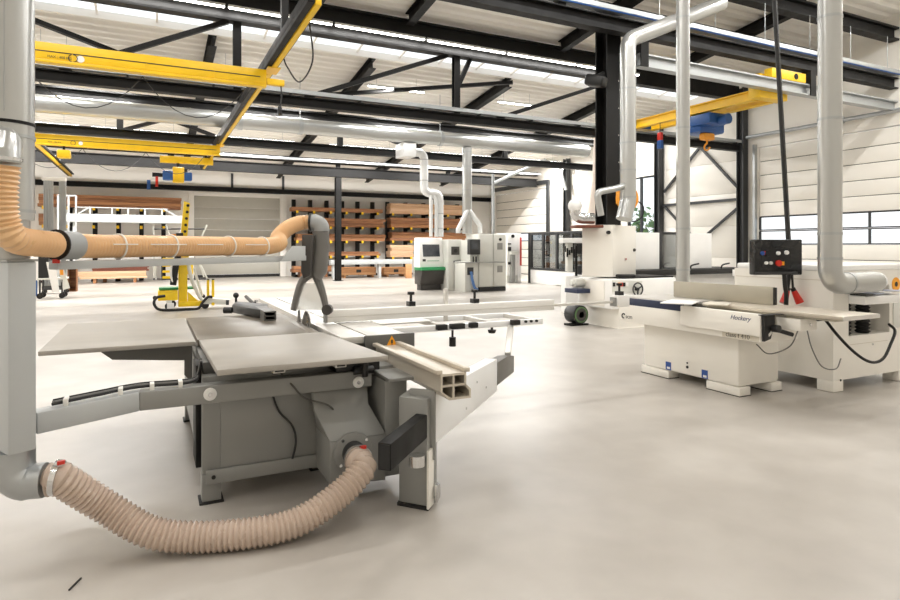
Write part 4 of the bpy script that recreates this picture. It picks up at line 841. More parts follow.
# ================================================================== THICKNESSER
th = thing('thicknesser', 'cream thickness planer with open bed and black bellows at right edge', 'thicknesser', (6.9, 4.4, 0))
def tp(mb, name, mt, par=None, bev=.006, lab=None, **k):
    o = mb.build(name, mt, par or th, bev=bev, **k)
    if lab: o['label'] = lab
    return o
tx0, tx1, ty0, ty1 = 6.24, 7.62, 3.79, 4.95
b = MB(); b.box(tx0, 6.5, ty0, ty1, .12, 1.24); b.box(7.24, tx1, ty0, ty1, .12, 1.24); b.box(6.5, 7.24, ty0, ty1, .12, .56); b.box(6.5, 7.24, ty0, ty1, 1.08, 1.24); b.box(6.5, 7.24, ty1 - .05, ty1, .56, 1.08)
tb = tp(b, 'body', 'cream', bev=0)
for (x_, y_) in ((tx0, ty0), (tx1 - .2, ty0), (tx0, ty1 - .2), (tx1 - .2, ty1 - .2)): tp(MB().box(x_, x_ + .17, y_, y_ + .17, .004, .119), 'foot', 'cream', bev=.004)
tp(MB().box(tx0 + .01, tx1 - .01, ty0 + .02, ty1 - .02, 1.2405, 1.3), 'top_cover', 'machine_white', bev=.015)
tp(MB().box(tx0 - .004, tx0 - .0005, ty0 + .1, ty1 - .02, 1.142, 1.15), 'side_seam', 'cream_shade', tb, bev=0)
tp(MB().box(6.52, 7.2, ty0 - .004, ty0 - .0005, .47, .476), 'door_seam', 'cream_shade', tb, bev=0)
tp(MB().cyl((6.92, ty0 - .0005, .45), (6.92, ty0 - .01, .45), .01, 10), 'door_lock', 'chrome', tb, bev=0)
tp(MB().cyl((tx0 - .0005, 4.25, 1.19), (tx0 - .012, 4.25, 1.19), .022, 12), 'side_knob', 'black', tb, bev=0)
tp(MB().cyl((tx0 + .12, ty0 - .0005, .12), (tx0 + .12, ty0 - .006, .12), .012, 10), 'foot_screw', 'steel_grey', tb, bev=0)
tp(MB().box(6.505, 7.235, ty0 - .16, ty1 - .06, .9, .985), 'bed', 'machine_white', bev=.006)
for x_ in (6.58, 6.92):
    P_ = [Vector((x_, ty0 + .1, .562 + .33 * k / 18)) for k in range(19)]; tp(MB().tube(P_, [.075 if k % 2 else .055 for k in range(19)], 16), 'bellows', 'rubber', bev=0)
tp(MB().box(7.3, 7.5, ty0 - .01, ty0 - .001, .6, .9), 'control_plate', 'machine_grey', tb, bev=.004)
tp(MB().cyl((7.36, ty0 - .0005, 1.08), (7.36, ty0 - .006, 1.08), .075, 24), 'round_sign', 'warning', tb, bev=0); tp(MB().cyl((7.36, ty0 - .0061, 1.08), (7.36, ty0 - .008, 1.08), .028, 16), 'sign_mark', 'black', tb, bev=0)
# sheets on the bed
for k, (x_, y_, rz_, mt_, lb_) in enumerate(((6.62, 3.72, .1, 'panel_black', 'black folder lying on the thicknesser bed'), (6.78, 3.72, .05, 'paper_print', 'printed sheet lying beside the black folder on the bed'), (6.98, 3.71, .3, 'paper', 'blank white sheet lying on the thicknesser bed'), (7.1, 3.7, .6, 'paper_print', 'printed sheet overhanging the right of the thicknesser bed'))):
    tag(MB().cb((x_, y_, .99 + .012 * k + (.008 if k == 0 else 0)), (.2, .15, .014 if k == 0 else .006), rz_).build('folder' if k == 0 else 'paper_sheet', mt_, bev=0), lb_, 'paper' if k else 'folder')

# ================================================================== SPINDLE MOULDER
ml = thing('spindle_moulder', 'cream spindle moulder with tall box hood before the black column', 'spindle moulder', (8.2, 8.8, 0))
def mp_(mb, name, mt, par=None, bev=.008, **k): return mb.build(name, mt, par or ml, bev=bev, **k)
d_ = 11.0
def MQ(px, py, Y=8.45): return PY(px, py, Y)
mp_(MB().box(7.6, 8.9, 8.45, 9.38, .02, .36), 'base', 'cream')
mp_(MB().box(7.57, 8.93, 8.42, 9.4, 0, .019), 'base_plate', 'cream', bev=.003)
uw = mp_(MB().box(7.4, 8.98, 8.4, 9.38, .361, .9), 'cabinet', 'machine_white', bev=.03)
mp_(MB().box(7.385, 7.399, 8.6, 9.3, .4, .86), 'side_door', 'cream', uw, bev=.004)
yf = 8.399
mp_(MB().prism([MQ(612, 280, yf), MQ(642, 281, yf), MQ(642, 293, yf), MQ(612, 292, yf)], (0, -.004, 0)), 'control_face', 'machine_grey', uw, bev=0)
for px, mt_ in ((614, 'black'), (619, 'orange'), (621.5, 'red'), (624, 'black'), (627, 'machine_white')):
    q_ = MQ(px, 284.5, yf - .005); mp_(MB().cb(q_, (.055, .02, .07)), 'switch', mt_, uw, bev=.003)
q_ = MQ(635.5, 289, yf); mp_(MB().tube([q_ + Vector((.115 * math.cos(a_), -.06, .115 * math.sin(a_))) for a_ in [i * math.pi / 12 for i in range(24)]], .013, 8, closed=True), 'handwheel', 'steel_grey', uw, bev=0)
for a_ in (.5, 2.6, 4.7): mp_(MB().bar(q_ + Vector((0, -.06, 0)), q_ + Vector((.11 * math.cos(a_), -.06, .11 * math.sin(a_))), .02, .02), 'spoke', 'steel_grey', uw, bev=0)
mp_(MB().cyl(q_, q_ + Vector((0, -.07, 0)), .03, 12), 'wheel_hub', 'black', uw, bev=0)
# tall hood on the table
hdm = mp_(MB().prism([PY(582, 246, 9.0).xy.to_3d() + Vector((0, 0, .93)), PY(613, 246, 8.62).xy.to_3d() + Vector((0, 0, .93)), PY(636, 246, 9.05).xy.to_3d() + Vector((0, 0, .93)), PY(612, 246, 9.5).xy.to_3d() + Vector((0, 0, .93))], (0, 0, .96)), 'hood', 'cream', bev=.01)
mp_(MB().box(7.75, 9.0, 8.5, 9.25, .901, .929), 'table', 'steel_black', bev=.004)
a_ = PY(612, 232, 8.62); q_ = PY(609, 232.5, 8.66)
mp_(MB().cyl(q_ + Vector((-.02, -.02, 0)), q_ + Vector((-.0, .03, 0)), .035, 14), 'hood_port', 'black', hdm, bev=0)
q_ = PY(633, 250, 9.02); mp_(MB().cyl(q_ + Vector((0, -.05, 0)), q_, .03, 12), 'hood_latch', 'black', hdm, bev=0)
q_ = PY(625, 259, 8.86); mp_(MB().cb(q_ + Vector((.01, -.02, 0)), (.1, .01, .03), .75), 'red_label', 'red', hdm, bev=0)
mp_(MB().cb(Q(590, 226.0, 11.0) + Vector((0, .1, -.01)), (.5, .45, .05), -.4), 'hood_tray', 'timber_red')
mp_(MB().cyl(PY(617, 278, 8.5) + Vector((0, 0, .03)), PY(634, 278, 8.5) + Vector((0, 0, .03)), .04, 12), 'spindle_bar', 'steel_black', bev=0)
# feed motor, blue tray and fan at the left of the moulder
mp_(MB().cyl((7.16, 9.2, .8), (7.384, 9.2, .8), .085, 16).cyl((7.1, 9.2, .8), (7.16, 9.2, .8), .055, 14), 'feed_motor', 'machine_grey', bev=.004)
mp_(MB().box(7.08, 7.384, 8.98, 9.36, .62, .7), 'blue_tray', 'navy', bev=.006)
mo = mp_(MB().cyl((7.25, 9.08, .21), (7.25, 9.38, .21), .175, 24), 'motor', 'black', bev=.01)
for k in range(5): mp_(MB().cyl((7.25, 9.07 - .004 * (k % 2), .21), (7.25, 9.079, .21), .15 - .03 * k, 20), 'motor_grille', 'hood_dark' if k % 2 else 'foliage', mo, bev=0)
mp_(MB().box(7.05, 7.46, 9.12, 9.34, 0, .034), 'motor_foot', 'steel_black', mo, bev=0)

# ================================================================== BACK MACHINES
def mk(name, lab, cat, loc):
    t = thing(name, lab, cat, loc)
    def f(mb, nm, mt, par=None, bev=.01, **k): return mb.build(nm, mt, par or t, bev=bev, **k)
    return t, f
def UV(O, u, n):
    """local drawing frame on a vertical face: u along the face, z up, v out of it"""
    O, u, n = Vector(O), Vector(u).normalized(), Vector(n).normalized()
    return lambda a, z, v=0.: O + u * a + Vector((0, 0, z)) + n * v
# --- green and white edge machine
ge, f = mk('edge_machine', 'white edge machine with green band and dark lower panel', 'edge machine', (8.5, 19, 0))
W = UV((8.0, 18.6, 0), (1, 0, 0), (0, -1, 0))
f(MB().prism([(8.1, 18.6, .75), (8.12, 18.75, 1.78), (8.12, 19.15, 1.78), (8.1, 19.15, .75)], (.89, 0, 0)), 'hood', 'machine_white', bev=.03)
f(MB().prism([(8.13, 18.66, .2), (8.13, 18.5, .68), (8.13, 19.15, .68), (8.13, 19.15, .2)], (.86, 0, 0)), 'lower_panel', 'hood_dark', bev=.02)
f(MB().prism([(8.1, 18.46, .68), (8.1, 18.49, .79), (8.1, 19.1, .79), (8.1, 19.1, .68)], (.895, 0, 0)), 'green_band', 'green', bev=.015)
f(MB().box(8.2, 8.95, 18.75, 19.1, 0, .2), 'plinth', 'hood_dark')
nrm = Vector((0, -1.03, -.15)).normalized()
def GF(a, z): return Vector((8.1 + a * .93, 18.6 + (z - .75) * .1456 - .004, z))
wi = f(MB().prism([GF(.15, 1.14), GF(.82, 1.14), GF(.82, 1.55), GF(.15, 1.55)], Vector((0, -.012, .002))), 'viewing_window', 'screen', bev=0)
f(MB().prism([GF(.12, .98), GF(.24, .98), GF(.24, 1.06), GF(.12, 1.06)], Vector((0, -.01, 0))), 'maker_badge', 'text_dark', bev=0)
f(MB().prism([GF(.3, .99), GF(.78, .99), GF(.78, 1.005), GF(.3, 1.005)], Vector((0, -.008, 0))), 'stripe', 'green', bev=0)
for k in range(8): f(MB().box(8.99, 9.0, 18.8, 19.0, .95 + k * .09, .98 + k * .09), 'vent_slat', 'black', bev=0)
f(MB().box(9.0, 9.55, 18.3, 19.6, .0, 1.72), 'body', 'machine_grey', bev=.02)
f(MB().box(9.12, 9.42, 18.27, 18.299, 1.2, 1.48), 'instrument', 'hood_dark', bev=.006); f(MB().cyl((9.27, 18.269, 1.34), (9.27, 18.25, 1.34), .07, 14), 'gauge', 'black', bev=0)
f(MB().box(9.2, 9.6, 18.21, 18.299, .93, 1.0), 'feed_bracket', 'black', bev=.006)
# --- grey control cabinets
gc, f = mk('control_cabinet', 'pale grey double control cabinet beside the edge machine', 'cabinet', (10.1, 17.8, 0))
f(MB().box(9.72, 10.72, 17.4, 18.25, 0, .14), 'plinth', 'black', bev=0)
for i_, (a_, b_) in enumerate(((9.7, 10.24), (10.25, 10.74))):
    dr = f(MB().box(a_, b_, 17.42, 18.27, .141, 1.9), 'cabinet_body', 'machine_grey', bev=.012); f(MB().box(a_ + .015, b_ - .015, 17.4, 17.419, .17, 1.87), 'door', 'machine_grey', dr, bev=.006)
    if i_:
        for zz in (.62, 1.38): f(MB().box(a_ + .14, a_ + .34, 17.385, 17.399, zz, zz + .22), 'vent_grille', 'saw_grey', dr, bev=.004)
        f(MB().cyl((a_ + .25, 17.399, 1.72), (a_ + .25, 17.37, 1.72), .05, 12), 'main_switch', 'black', dr, bev=0)
# --- operator part with table
op, f = mk('edge_machine_operator_unit', 'grey operator unit with screen and thin worktable', 'machine unit', (9.3, 17.7, 0))
f(MB().box(9.2, 9.69, 17.45, 18.2, .0, .98), 'base', 'machine_grey', bev=.01); f(MB().box(9.42, 9.69, 17.5, 18.2, .981, 1.7), 'upright', 'machine_grey', bev=.01)
f(MB().box(9.3, 9.69, 17.3, 17.499, 1.22, 1.72), 'screen_housing', 'steel_grey', bev=.02); f(MB().box(9.35, 9.58, 17.285, 17.299, 1.4, 1.66), 'screen', 'screen', bev=0)
f(MB().box(8.75, 10.5, 17.1, 17.38, .955, .98).box(9.2, 9.69, 17.381, 17.449, .94, .98), 'worktable', 'saw_grey', bev=.004)
for x_ in (9.4, 9.5): f(MB().cyl((x_, 17.25, .981), (x_, 17.25, 1.16), .025, 8), 'lever', 'black', bev=0)
f(MB().box(9.28, 9.5, 17.42, 17.449, .55, .8), 'hose_plate', 'steel_grey', bev=.004)
f(MB().tube(smoothpath([(9.4, 17.41, .66), (9.42, 17.35, .4), (9.5, 17.35, .15), (9.62, 17.36, .06)], 6), .045, 10), 'blue_hose', 'lilac_cable', bev=0)
# --- slim sander
sn, f = mk('sanding_machine', 'slim white sanding machine with red strip behind the grey cabinets', 'sander', (13.3, 21.3, 0))
f(MB().box(12.95, 13.45, 20.9, 22.2, .3, 2.02), 'body', 'machine_white', bev=.02); f(MB().box(12.98, 13.42, 20.95, 22.1, 0, .299), 'plinth', 'machine_grey', bev=0)
f(MB().box(13.46, 13.62, 20.9, 22.2, 0, 2.02), 'side_panel', 'machine_white', bev=.01); f(MB().box(13.56, 13.615, 20.86, 20.899, .7, 1.85), 'red_strip', 'red', bev=0)
f(MB().box(13.08, 13.26, 20.78, 20.899, .05, 1.15), 'column', 'saw_grey', bev=.01); f(MB().box(13.02, 13.4, 20.72, 20.899, 1.15, 1.28), 'head', 'machine_grey', bev=.01)
for zz, h_ in ((1.3, .16), (.75, .1), (1.56, .05)): f(MB().box(12.98, 13.1, 20.84, 20.899, zz, zz + h_), 'control', 'black', bev=0)
f(MB().cyl((13.2, 20.89, 1.9), (13.2, 20.85, 1.9), .07, 12), 'dial', 'black', bev=0)
# --- enclosed machining centre
cn, f = mk('machining_centre', 'long enclosed machining centre with dark framed glass sides', 'machining centre', (14.8, 19, 0))
cx, ya, yb2 = 13.8, 17.0, 20.55
f(MB().box(cx + .03, cx + 2.0, ya, yb2, 0, .55), 'base', 'machine_white', bev=.015)
f(MB().box(cx + 1.9, cx + 2.0, ya, yb2, .551, 1.95), 'rear_panel', 'machine_white', bev=.01)
f(MB().box(cx, cx + 2.0, ya, yb2, 1.95, 2.05), 'roof_frame', 'steel_grey', bev=.01); f(MB().box(cx, cx + .1, ya, yb2, .551, .63), 'sill', 'steel_grey', bev=.006)
for y_ in (yb2 - .12, yb2 - .95, yb2 - 1.85, yb2 - 2.75, ya): f(MB().box(cx, cx + .08, y_, y_ + .12, .63, 1.95), 'mullion', 'steel_grey', bev=.006)
ys_ = [yb2 - .12, yb2 - .95, yb2 - 1.85, yb2 - 2.75, ya]
for a_, b_ in zip(ys_[1:], ys_): f(MB().box(cx + .035, cx + .045, a_ + .12, b_, .63, 1.95), 'pane', 'tinted_glass', bev=0)
f(MB().box(cx + .5, cx + 1.2, 18.2, 19.3, .551, .8), 'bed', 'machine_grey', bev=.01); f(MB().box(cx + .7, cx + 1.3, 18.6, 19.2, 1.1, 1.9), 'spindle_head', 'machine_white', bev=.03)
f(MB().box(cx + .35, cx + 1.0, 18.2, 18.95, .82, .92), 'workpiece_table', 'crate_wood', bev=.006)
f(MB().box(cx - .02, cx + .1, yb2 + .001, yb2 + .1, 0, 2.0), 'corner_post', 'steel_grey', bev=.006)
f(MB().box(cx - .12, cx - .002, 18.0, 18.8, .05, .1), 'foot_bar', 'machine_white', bev=.01)
# --- tool carriage seen left of the moulder hood
tcg, f = mk('tool_carriage', 'white tool carriage with dark tools left of the spindle moulder', 'tool carriage', Vector((Q(574, 246, 13.2).x, Q(574, 246, 13.2).y, 0)))
W = lambda px, py, v=0.: Q(px, py, 13.2) + Vector((S, C, 0)) * v
def pxbox(x0_, x1_, y0_, y1_, v0, v1):
    m_ = MB(); m_.prism([W(x0_, y1_, v0), W(x1_, y1_, v0), W(x1_, y0_, v0), W(x0_, y0_, v0)], Vector((S, C, 0)) * (v1 - v0)); return m_
f(pxbox(563, 585, 238, 243, 0, .5), 'cross_beam', 'machine_white', bev=.01); f(pxbox(568.5, 574, 243, 272, .12, .4), 'carriage', 'machine_grey', bev=.01)
f(pxbox(575.5, 577.5, 256, 276, .0, .06), 'guide_rod', 'steel_black', bev=0); f(pxbox(578, 584, 244, 254, .1, .4), 'motor', 'black', bev=.01)
f(pxbox(566, 585, 276, 314.7, .02, .6), 'stand', 'machine_white', bev=.01)
for k in range(6): f(pxbox(565 + k * 2.2, 566.2 + k * 2.2, 246 + (k * 7) % 5, 252 + (k * 5) % 7, .02, .1), 'tool_holder', 'steel_black', bev=0)
f(pxbox(579, 583, 266, 275, .1, .3), 'tool_pot', 'steel_grey', bev=.01)
# --- white panel machine behind the planer
pm, f = mk('panel_machine', 'white panel machine with black table behind the planer', 'machine', (11, 10.6, 0))
f(MB().box(9.35, 10.32, 10.15, 10.25, .98, 1.8), 'guard_panel', 'machine_white', bev=.01); f(MB().box(11.08, 12.0, 10.15, 10.25, .98, 1.8), 'guard_panel', 'machine_white', bev=.01)
fr_ = MB(); fr_.box(10.33, 10.41, 10.15, 10.25, .98, 1.82); fr_.box(10.99, 11.07, 10.15, 10.25, .98, 1.82); fr_.box(10.41, 10.99, 10.15, 10.25, 1.76, 1.82)
f(fr_, 'frame', 'steel_grey', bev=.004); f(MB().box(10.41, 10.99, 10.19, 10.2, .98, 1.76), 'pane', 'tinted_glass', bev=0)
f(MB().box(9.3, 12.9, 9.75, 10.9, .86, .979), 'table', 'black', bev=.01); f(MB().box(9.4, 12.75, 9.95, 10.8, .1, .859), 'base', 'machine_white', bev=.01); f(MB().box(9.5, 12.6, 10.05, 10.7, 0, .099), 'plinth', 'hood_dark', bev=0)
for x_ in (10.9, 11.9): f(MB().tube(smoothpath([(x_, 9.8, .98), (x_ + .02, 9.78, 1.06), (x_ + .22, 9.76, 1.1)], 5), .018, 8), 'table_handle', 'black', bev=0)
f(MB().box(12.2, 12.9, 9.72, 9.749, .8, .95), 'name_plate', 'machine_white', bev=.004)
f(MB().tube(smoothpath([(9.7, 9.9, .6), (9.8, 9.8, .78), (10.0, 9.72, .83), (10.3, 9.74, .8), (10.5, 9.85, .7)], 6), .014, 6), 'loose_cable', 'black', bev=0)
# --- orange cable reel on the column
q_ = Q(630, 198, 12.0)
rl, f = mk('cable_reel', 'round orange cable reel mounted on the tall black column', 'cable reel', (q_.x, q_.y, q_.z - .2))
f(MB().cyl(q_, q_ + Vector((-S * 0, .16, 0)), .24, 26), 'drum', 'orange', bev=.02); f(MB().cyl(q_ + Vector((.0, -.02, 0)), q_ + Vector((0, -.001, 0)), .07, 16), 'hub', 'black', bev=.004)
f(MB().box(q_.x - .24, q_.x - .02, q_.y, q_.y + .15, q_.z - .12, q_.z + .17), 'bracket', 'orange', bev=.02)
f(MB().bar((q_.x - .1, q_.y + .12, q_.z), (c1p.x + .1, c1p.y - .19, q_.z), .06, .1), 'wall_arm', 'steel_black', bev=0)
f(MB().tube(smoothpath([q_ + Vector((.19, .08, .0)), q_ + Vector((.4, .06, -.15)), q_ + Vector((.36, .05, -.36)), q_ + Vector((.15, .05, -.46)), q_ + Vector((-.05, .05, -.4))], 8), .014, 8), 'cable', 'steel_black', bev=0)
# camera / heater on the column
q_ = Q(596, 81, 12.0)
sp, f = mk('loudspeaker', 'black loudspeaker fixed high on the tall black column', 'speaker', (q_.x, q_.y, q_.z - .15))
f(MB().cb(q_, (.3, .4, .22), .5, .25), 'cabinet', 'black', bev=.06, seg=3); f(MB().bar(q_ + Vector((.1, .05, .1)), Vector((c1p.x - .19, c1p.y - .1, q_.z + .2)), .05, .12), 'bracket', 'black', bev=0)

# ================================================================== TIMBER RACKS
def rack(name, lab, Y, pxs, zt, arms, depth=.8):
    t = thing(name, lab, 'rack', (PY(sum(pxs) / len(pxs), HY, Y).x, Y, 0)); am0 = tip0 = None
    for px in pxs:
        X = PY(px, HY, Y).x
        MB().box(X - .09, X + .09, Y, Y + .2, 0, zt).build('upright', 'steel_black', t, bev=.006)
        MB().box(X - .09, X + .09, Y - depth, Y - .001, 0, .1).build('foot', 'steel_black', t)
        for z_ in arms:
            a_ = MB().box(X - .05, X + .05, Y - depth, Y - .001, z_ - .1, z_).build('arm', 'steel_black', t)
            MB().box(X - .05, X + .05, Y - depth - .05, Y - depth - .001, z_ - .11, z_ + .02).build('arm_tip', 'crane_yellow', a_)
    return t
RY = 30.2
def zpx(px, py, Y): return PY(px, py, Y).z
def boards(px0, px1, py0, py1, Y, n_, mt, lab, grp, depth=.66, name='timber_board', zb0=None, nx=1):
    """stack of boards from row py1 (bottom) to py0 (top) on the arms at Y-depth"""
    ym = Y - .4; za, zb = PY((px0 + px1) / 2, py1, Y - depth).z, PY((px0 + px1) / 2, py0, Y - depth).z; xa, xb = PY(px0, HY, Y - depth).x, PY(px1, HY, Y - depth).x
    if zb0 is not None: zb += zb0 + .002 - za; za = zb0 + .002
    h_ = (zb - za) / n_
    for i in range(n_):
        for j in range(nx):
            l_ = (xb - xa) / nx; j0 = random.uniform(0, .12); j1 = random.uniform(0, .12)
            o = MB().box(xa + j * l_ + j0 * (j == 0) + .01, xa + (j + 1) * l_ - j1 * (j == nx - 1) - .01, Y - depth - random.uniform(0, .03), Y - .05, za + i * h_ + .001, za + (i + 1) * h_ - .005).build(name, mt, bev=.005)
            c_ = o.data; cen = sum((v_.co for v_ in c_.vertices), Vector()) / len(c_.vertices); c_.transform(Matrix.Translation(-cen)); o.location = cen
            tag(o, lab, 'timber', grp)
    return za
AR = [zpx(340, y_, RY - .7) for y_ in (212, 227, 241, 256)]
rack('cantilever_rack', 'black cantilever rack with yellow arm tips behind the slim column', RY, (294, 310.5, 327, 342.5, 358, 373), zpx(340, 201, RY), AR, .72)
boards(290, 383, 208, 212, RY, 1, 'timber_brown', 'brown board on the top arms of the middle rack', 'boards on the middle rack top', nx=1, zb0=AR[0])
boards(292, 386, 218, 226.8, RY, 3, 'timber_brown', 'thick brown board on the second arms of the middle rack', 'boards on the middle rack second level', zb0=AR[1])
boards(296, 386, 234, 240.8, RY, 2, 'timber_brown', 'brown board on the third arms of the middle rack', 'boards on the middle rack third level', zb0=AR[2])
boards(300, 381, 251.5, 255.8, RY, 2, 'timber_brown', 'brown board on the lowest arms of the middle rack', 'boards on the middle rack lowest level', zb0=AR[3])
boards(292, 336, 266, 272, RY - .75, 2, 'timber_brown', 'dark brown board near the floor of the middle rack', 'boards on the middle rack floor')
for px in (300, 325): X = X_at(px, RY - 1.1); tag(MB().box(X - .05, X + .05, RY - 1.38, RY - .82, 0, PY(314, 272, RY - 1.41).z - .001).build('timber_bearer', 'timber_brown'), 'bearer under the dark brown boards of the middle rack', 'bearer', 'bearers under the middle rack boards')
R2 = RY - .1
AR2 = [zpx(430, y_, R2 - .7) for y_ in (214.5, 228, 241, 257)]
rack('cantilever_rack', 'black cantilever rack packed with pale boards behind the edge machine', R2, (388, 406, 424, 442, 458), zpx(420, 203, R2), AR2, .72)
boards(389.5, 466, 204, 214.2, R2, 4, 'timber_pale', 'pale pinkish board on the top arms of the packed rack', 'boards on the packed rack top', nx=1, zb0=AR2[0])
boards(389.5, 466, 218, 227.8, R2, 3, 'timber_brown', 'brown board on the second arms of the packed rack', 'boards on the packed rack second level', zb0=AR2[1])
boards(389.5, 466, 232, 240.8, R2, 3, 'timber_brown', 'brown board on the third arms of the packed rack', 'boards on the packed rack third level', zb0=AR2[2])
boards(389.5, 415, 244.5, 256.8, R2, 4, 'timber_pale', 'pale board on the lowest arms of the packed rack', 'boards on the packed rack lowest level', zb0=AR2[3])
RL = RY - .05
ARL = [zpx(110, y_, RL - .7) for y_ in (208, 226)]
rack('cantilever_rack', 'black cantilever rack at far left behind the white gantry', RL, (46, 70, 95, 118.5, 141.5, 163.5), zpx(110, 199, RL), ARL, .72)
boards(36, 184, 195.5, 207.8, RL, 4, 'timber_brown', 'long brown board on the top arms of the far left rack', 'boards on the far left rack', nx=1, zb0=ARL[0])
boards(36, 48, 214, 225.8, RL, 3, 'timber_brown', 'brown board behind the silver lift masts', 'boards on the far left rack lower arms', zb0=ARL[1])
boards(76, 126, 233.5, 238.2, RL - .3, 2, 'timber_pale', 'pale long board resting above the overhead hose level', 'pale boards at the far left rack') if False else None
boards(90, 150, 266, 271.3, RL - .78, 3, 'timber_red', 'dark red board on the floor stack at far left', 'red boards on the floor stack')
boards(76, 149, 271.5, 278.6, RL - 1.5, 3, 'timber_pale', 'pale board in the bundle on the floor at far left', 'pale boards in the floor bundle')
for px in (95, 135): X = X_at(px, RL - 1.9); tag(MB().box(X - .05, X + .05, RL - 2.14, RL - 1.58, .0, PY(112, 278.6, RL - 2.16).z - .002).build('timber_bearer', 'timber_brown'), 'small bearer under the pale board bundle', 'bearer', 'bearers under the bundle')
for px in (105, 135): X = X_at(px, RL - 1.2); tag(MB().box(X - .06, X + .06, RL - 1.42, RL - .86, .0, PY(120, 271.3, RL - 1.44).z - .002).build('timber_bearer', 'timber_brown'), 'tall bearer under the dark red boards', 'bearer', 'bearers under the red boards')
# crates and long pale beam in front of the racks
def crate(px0, px1, py0, py1, Y, lab):
    xa, xb = X_at(px0, Y), X_at(px1, Y); zt_ = PY((px0 + px1) / 2, py0, Y).z
    t = thing('wooden_crate', lab, 'crate', ((xa + xb) / 2, Y + .4, 0))
    n_ = 3
    for i in range(n_): MB().box(xa, xb, Y, Y + .03, .12 + i * (zt_ - .12) / n_ + .006, .12 + (i + 1) * (zt_ - .12) / n_ - .006).build('slat', 'crate_wood', t, bev=.004)
    for x_ in (xa, xb - .03): MB().box(x_, x_ + .03, Y + .031, Y + .8, .12, zt_).build('side', 'crate_wood', t, bev=.004)
    MB().box(xa + .031, xb - .031, Y + .77, Y + .8, .12, zt_).build('back', 'crate_wood', t); MB().box(xa + .031, xb - .031, Y + .031, Y + .769, .121, .15).build('bottom', 'crate_wood', t)
    for x_ in (xa + .15, xb - .2): MB().box(x_, x_ + .1, Y + .02, Y + .78, 0, .119).build('runner', 'crate_wood', t)
    m_ = (xa + xb) / 2; MB().box(m_ - .12, m_ + .12, Y - .006, Y - .0005, zt_ * .5, zt_ * .5 + .14).build('stencil', 'text_dark', t)
crate(341, 376, 267.5, 279, 27.6, 'wooden crate on the floor right of the slim column')
crate(384, 408, 267.5, 279, 27.6, 'wooden crate on the floor near the green edge machine')
xa, xb = X_at(331, 27.0), X_at(412, 27.0); z_ = PY(380, 262, 27.0).z
bm_ = thing('roller_table', 'long pale roller table before the racks', 'table', ((xa + xb) / 2, 27.15, 0))
MB().box(xa, xb, 27.0, 27.4, z_ - .1, z_ + .12).build('beam', 'post_grey', bm_, bev=.01)
for px in (334, 380, 410): X = X_at(px, 27.1); MB().box(X - .06, X + .06, 27.1, 27.3, 0, z_ - .1).build('leg', 'post_grey', bm_)
X = X_at(407, 26.2); tag(MB().box(X - .05, X + .25, 26.2, 26.3, 0, PY(407, 264, 26.2).z).build('board_offcut', 'crate_wood', bev=.005), 'upright tan board beside the green edge machine', 'board')
# white gantry with railing
GY = 27.2; xa, xb = X_at(64, GY), X_at(184, GY); za, zb_ = PY(120, 222.5, GY).z, PY(120, 214.5, GY).z
gt = thing('loading_gantry', 'long white gantry with railing before the far left rack', 'gantry', ((xa + xb) / 2, GY, 0))
MB().box(xa, xb, GY, GY + .6, za, zb_).build('deck_beam', 'post_grey', gt, bev=.01); zr = PY(120, 207.5, GY).z
MB().box(xa + .4, xb - .6, GY + .02, GY + .06, zr - .04, zr).build('handrail', 'post_grey', gt)
for px in (90, 112, 128, 145, 162): X = X_at(px, GY); MB().box(X - .03, X + .03, GY + .02, GY + .06, zb_, zr - .041).build('railing_post', 'post_grey', gt)
for a_, b_ in ((78, 90), (176, 163)): MB().bar((X_at(a_, GY), GY + .04, zb_), (X_at(b_, GY), GY + .04, zr), .05, .05).build('railing_brace', 'post_grey', gt)
for px in (74, 182): X = X_at(px, GY); MB().box(X - .06, X + .06, GY + .2, GY + .32, 0, za).build('leg', 'post_grey', gt)
xw = X_at(76, 24.5); zz = PY(76, 196, 24.5).z; x2 = X_at(58, 24.5)
pf_ = thing('tube_frame', 'thin white tube frame beside the silver lift masts', 'frame', ((xw + x2) / 2, 24.5, 0))
for X in (xw, xw - .22): MB().cyl((X, 24.5, 0), (X, 24.5, zz), .03, 10).build('upright', 'post_grey', pf_)
for z_ in (zz, 1.2): MB().cyl((x2, 24.5, z_), (xw, 24.5, z_), .03, 10).build('crossbar', 'post_grey', pf_)
MB().cyl((x2, 24.5, 0), (x2, 24.5, zz), .03, 10).build('upright', 'post_grey', pf_)

# ================================================================== SILVER LIFT AND TROLLEY
LY = Q(50, 246, 19.0).y
lm = thing('mast_lift', 'tall silver twin mast lift at far left', 'lift', (X_at(55, LY), LY, 0))
zt_ = PY(55, 181, LY).z
for a_, b_ in ((43.5, 53), (59, 66)):
    xa, xb = X_at(a_, LY), X_at(b_, LY); m_ = MB(); k_ = 6; w_ = (xb - xa) / k_
    for i in range(k_): m_.box(xa + i * w_, xa + i * w_ + w_ * .55, LY - .02, LY + .12, .25, zt_)
    m_.box(xa, xb, LY + .06, LY + .1, .25, zt_); m_.build('mast', 'galvanised', lm)
MB().box(X_at(42, LY), X_at(66, LY), LY - .05, LY + .15, zt_ + .001, zt_ + .12).build('head_beam', 'alu', lm, bev=.01)
MB().box(X_at(42, LY), X_at(68, LY), LY - .1, LY + .3, .12, .249).build('base_frame', 'steel_grey', lm, bev=.01)
for px in (44, 66):
    for dy in (-.05, .25): MB().cyl((X_at(px, LY), LY + dy - .02, .06), (X_at(px, LY), LY + dy + .02, .06), .06, 12).build('wheel', 'rubber', lm)
TY = Q(50, 246, 17.2).y
tl = thing('panel_trolley', 'wheeled trolley with leaning white panels at far left', 'trolley', (X_at(52, TY), TY, 0))
zf = PY(50, 278, TY).z; xa, xb = X_at(37, TY), X_at(66, TY)
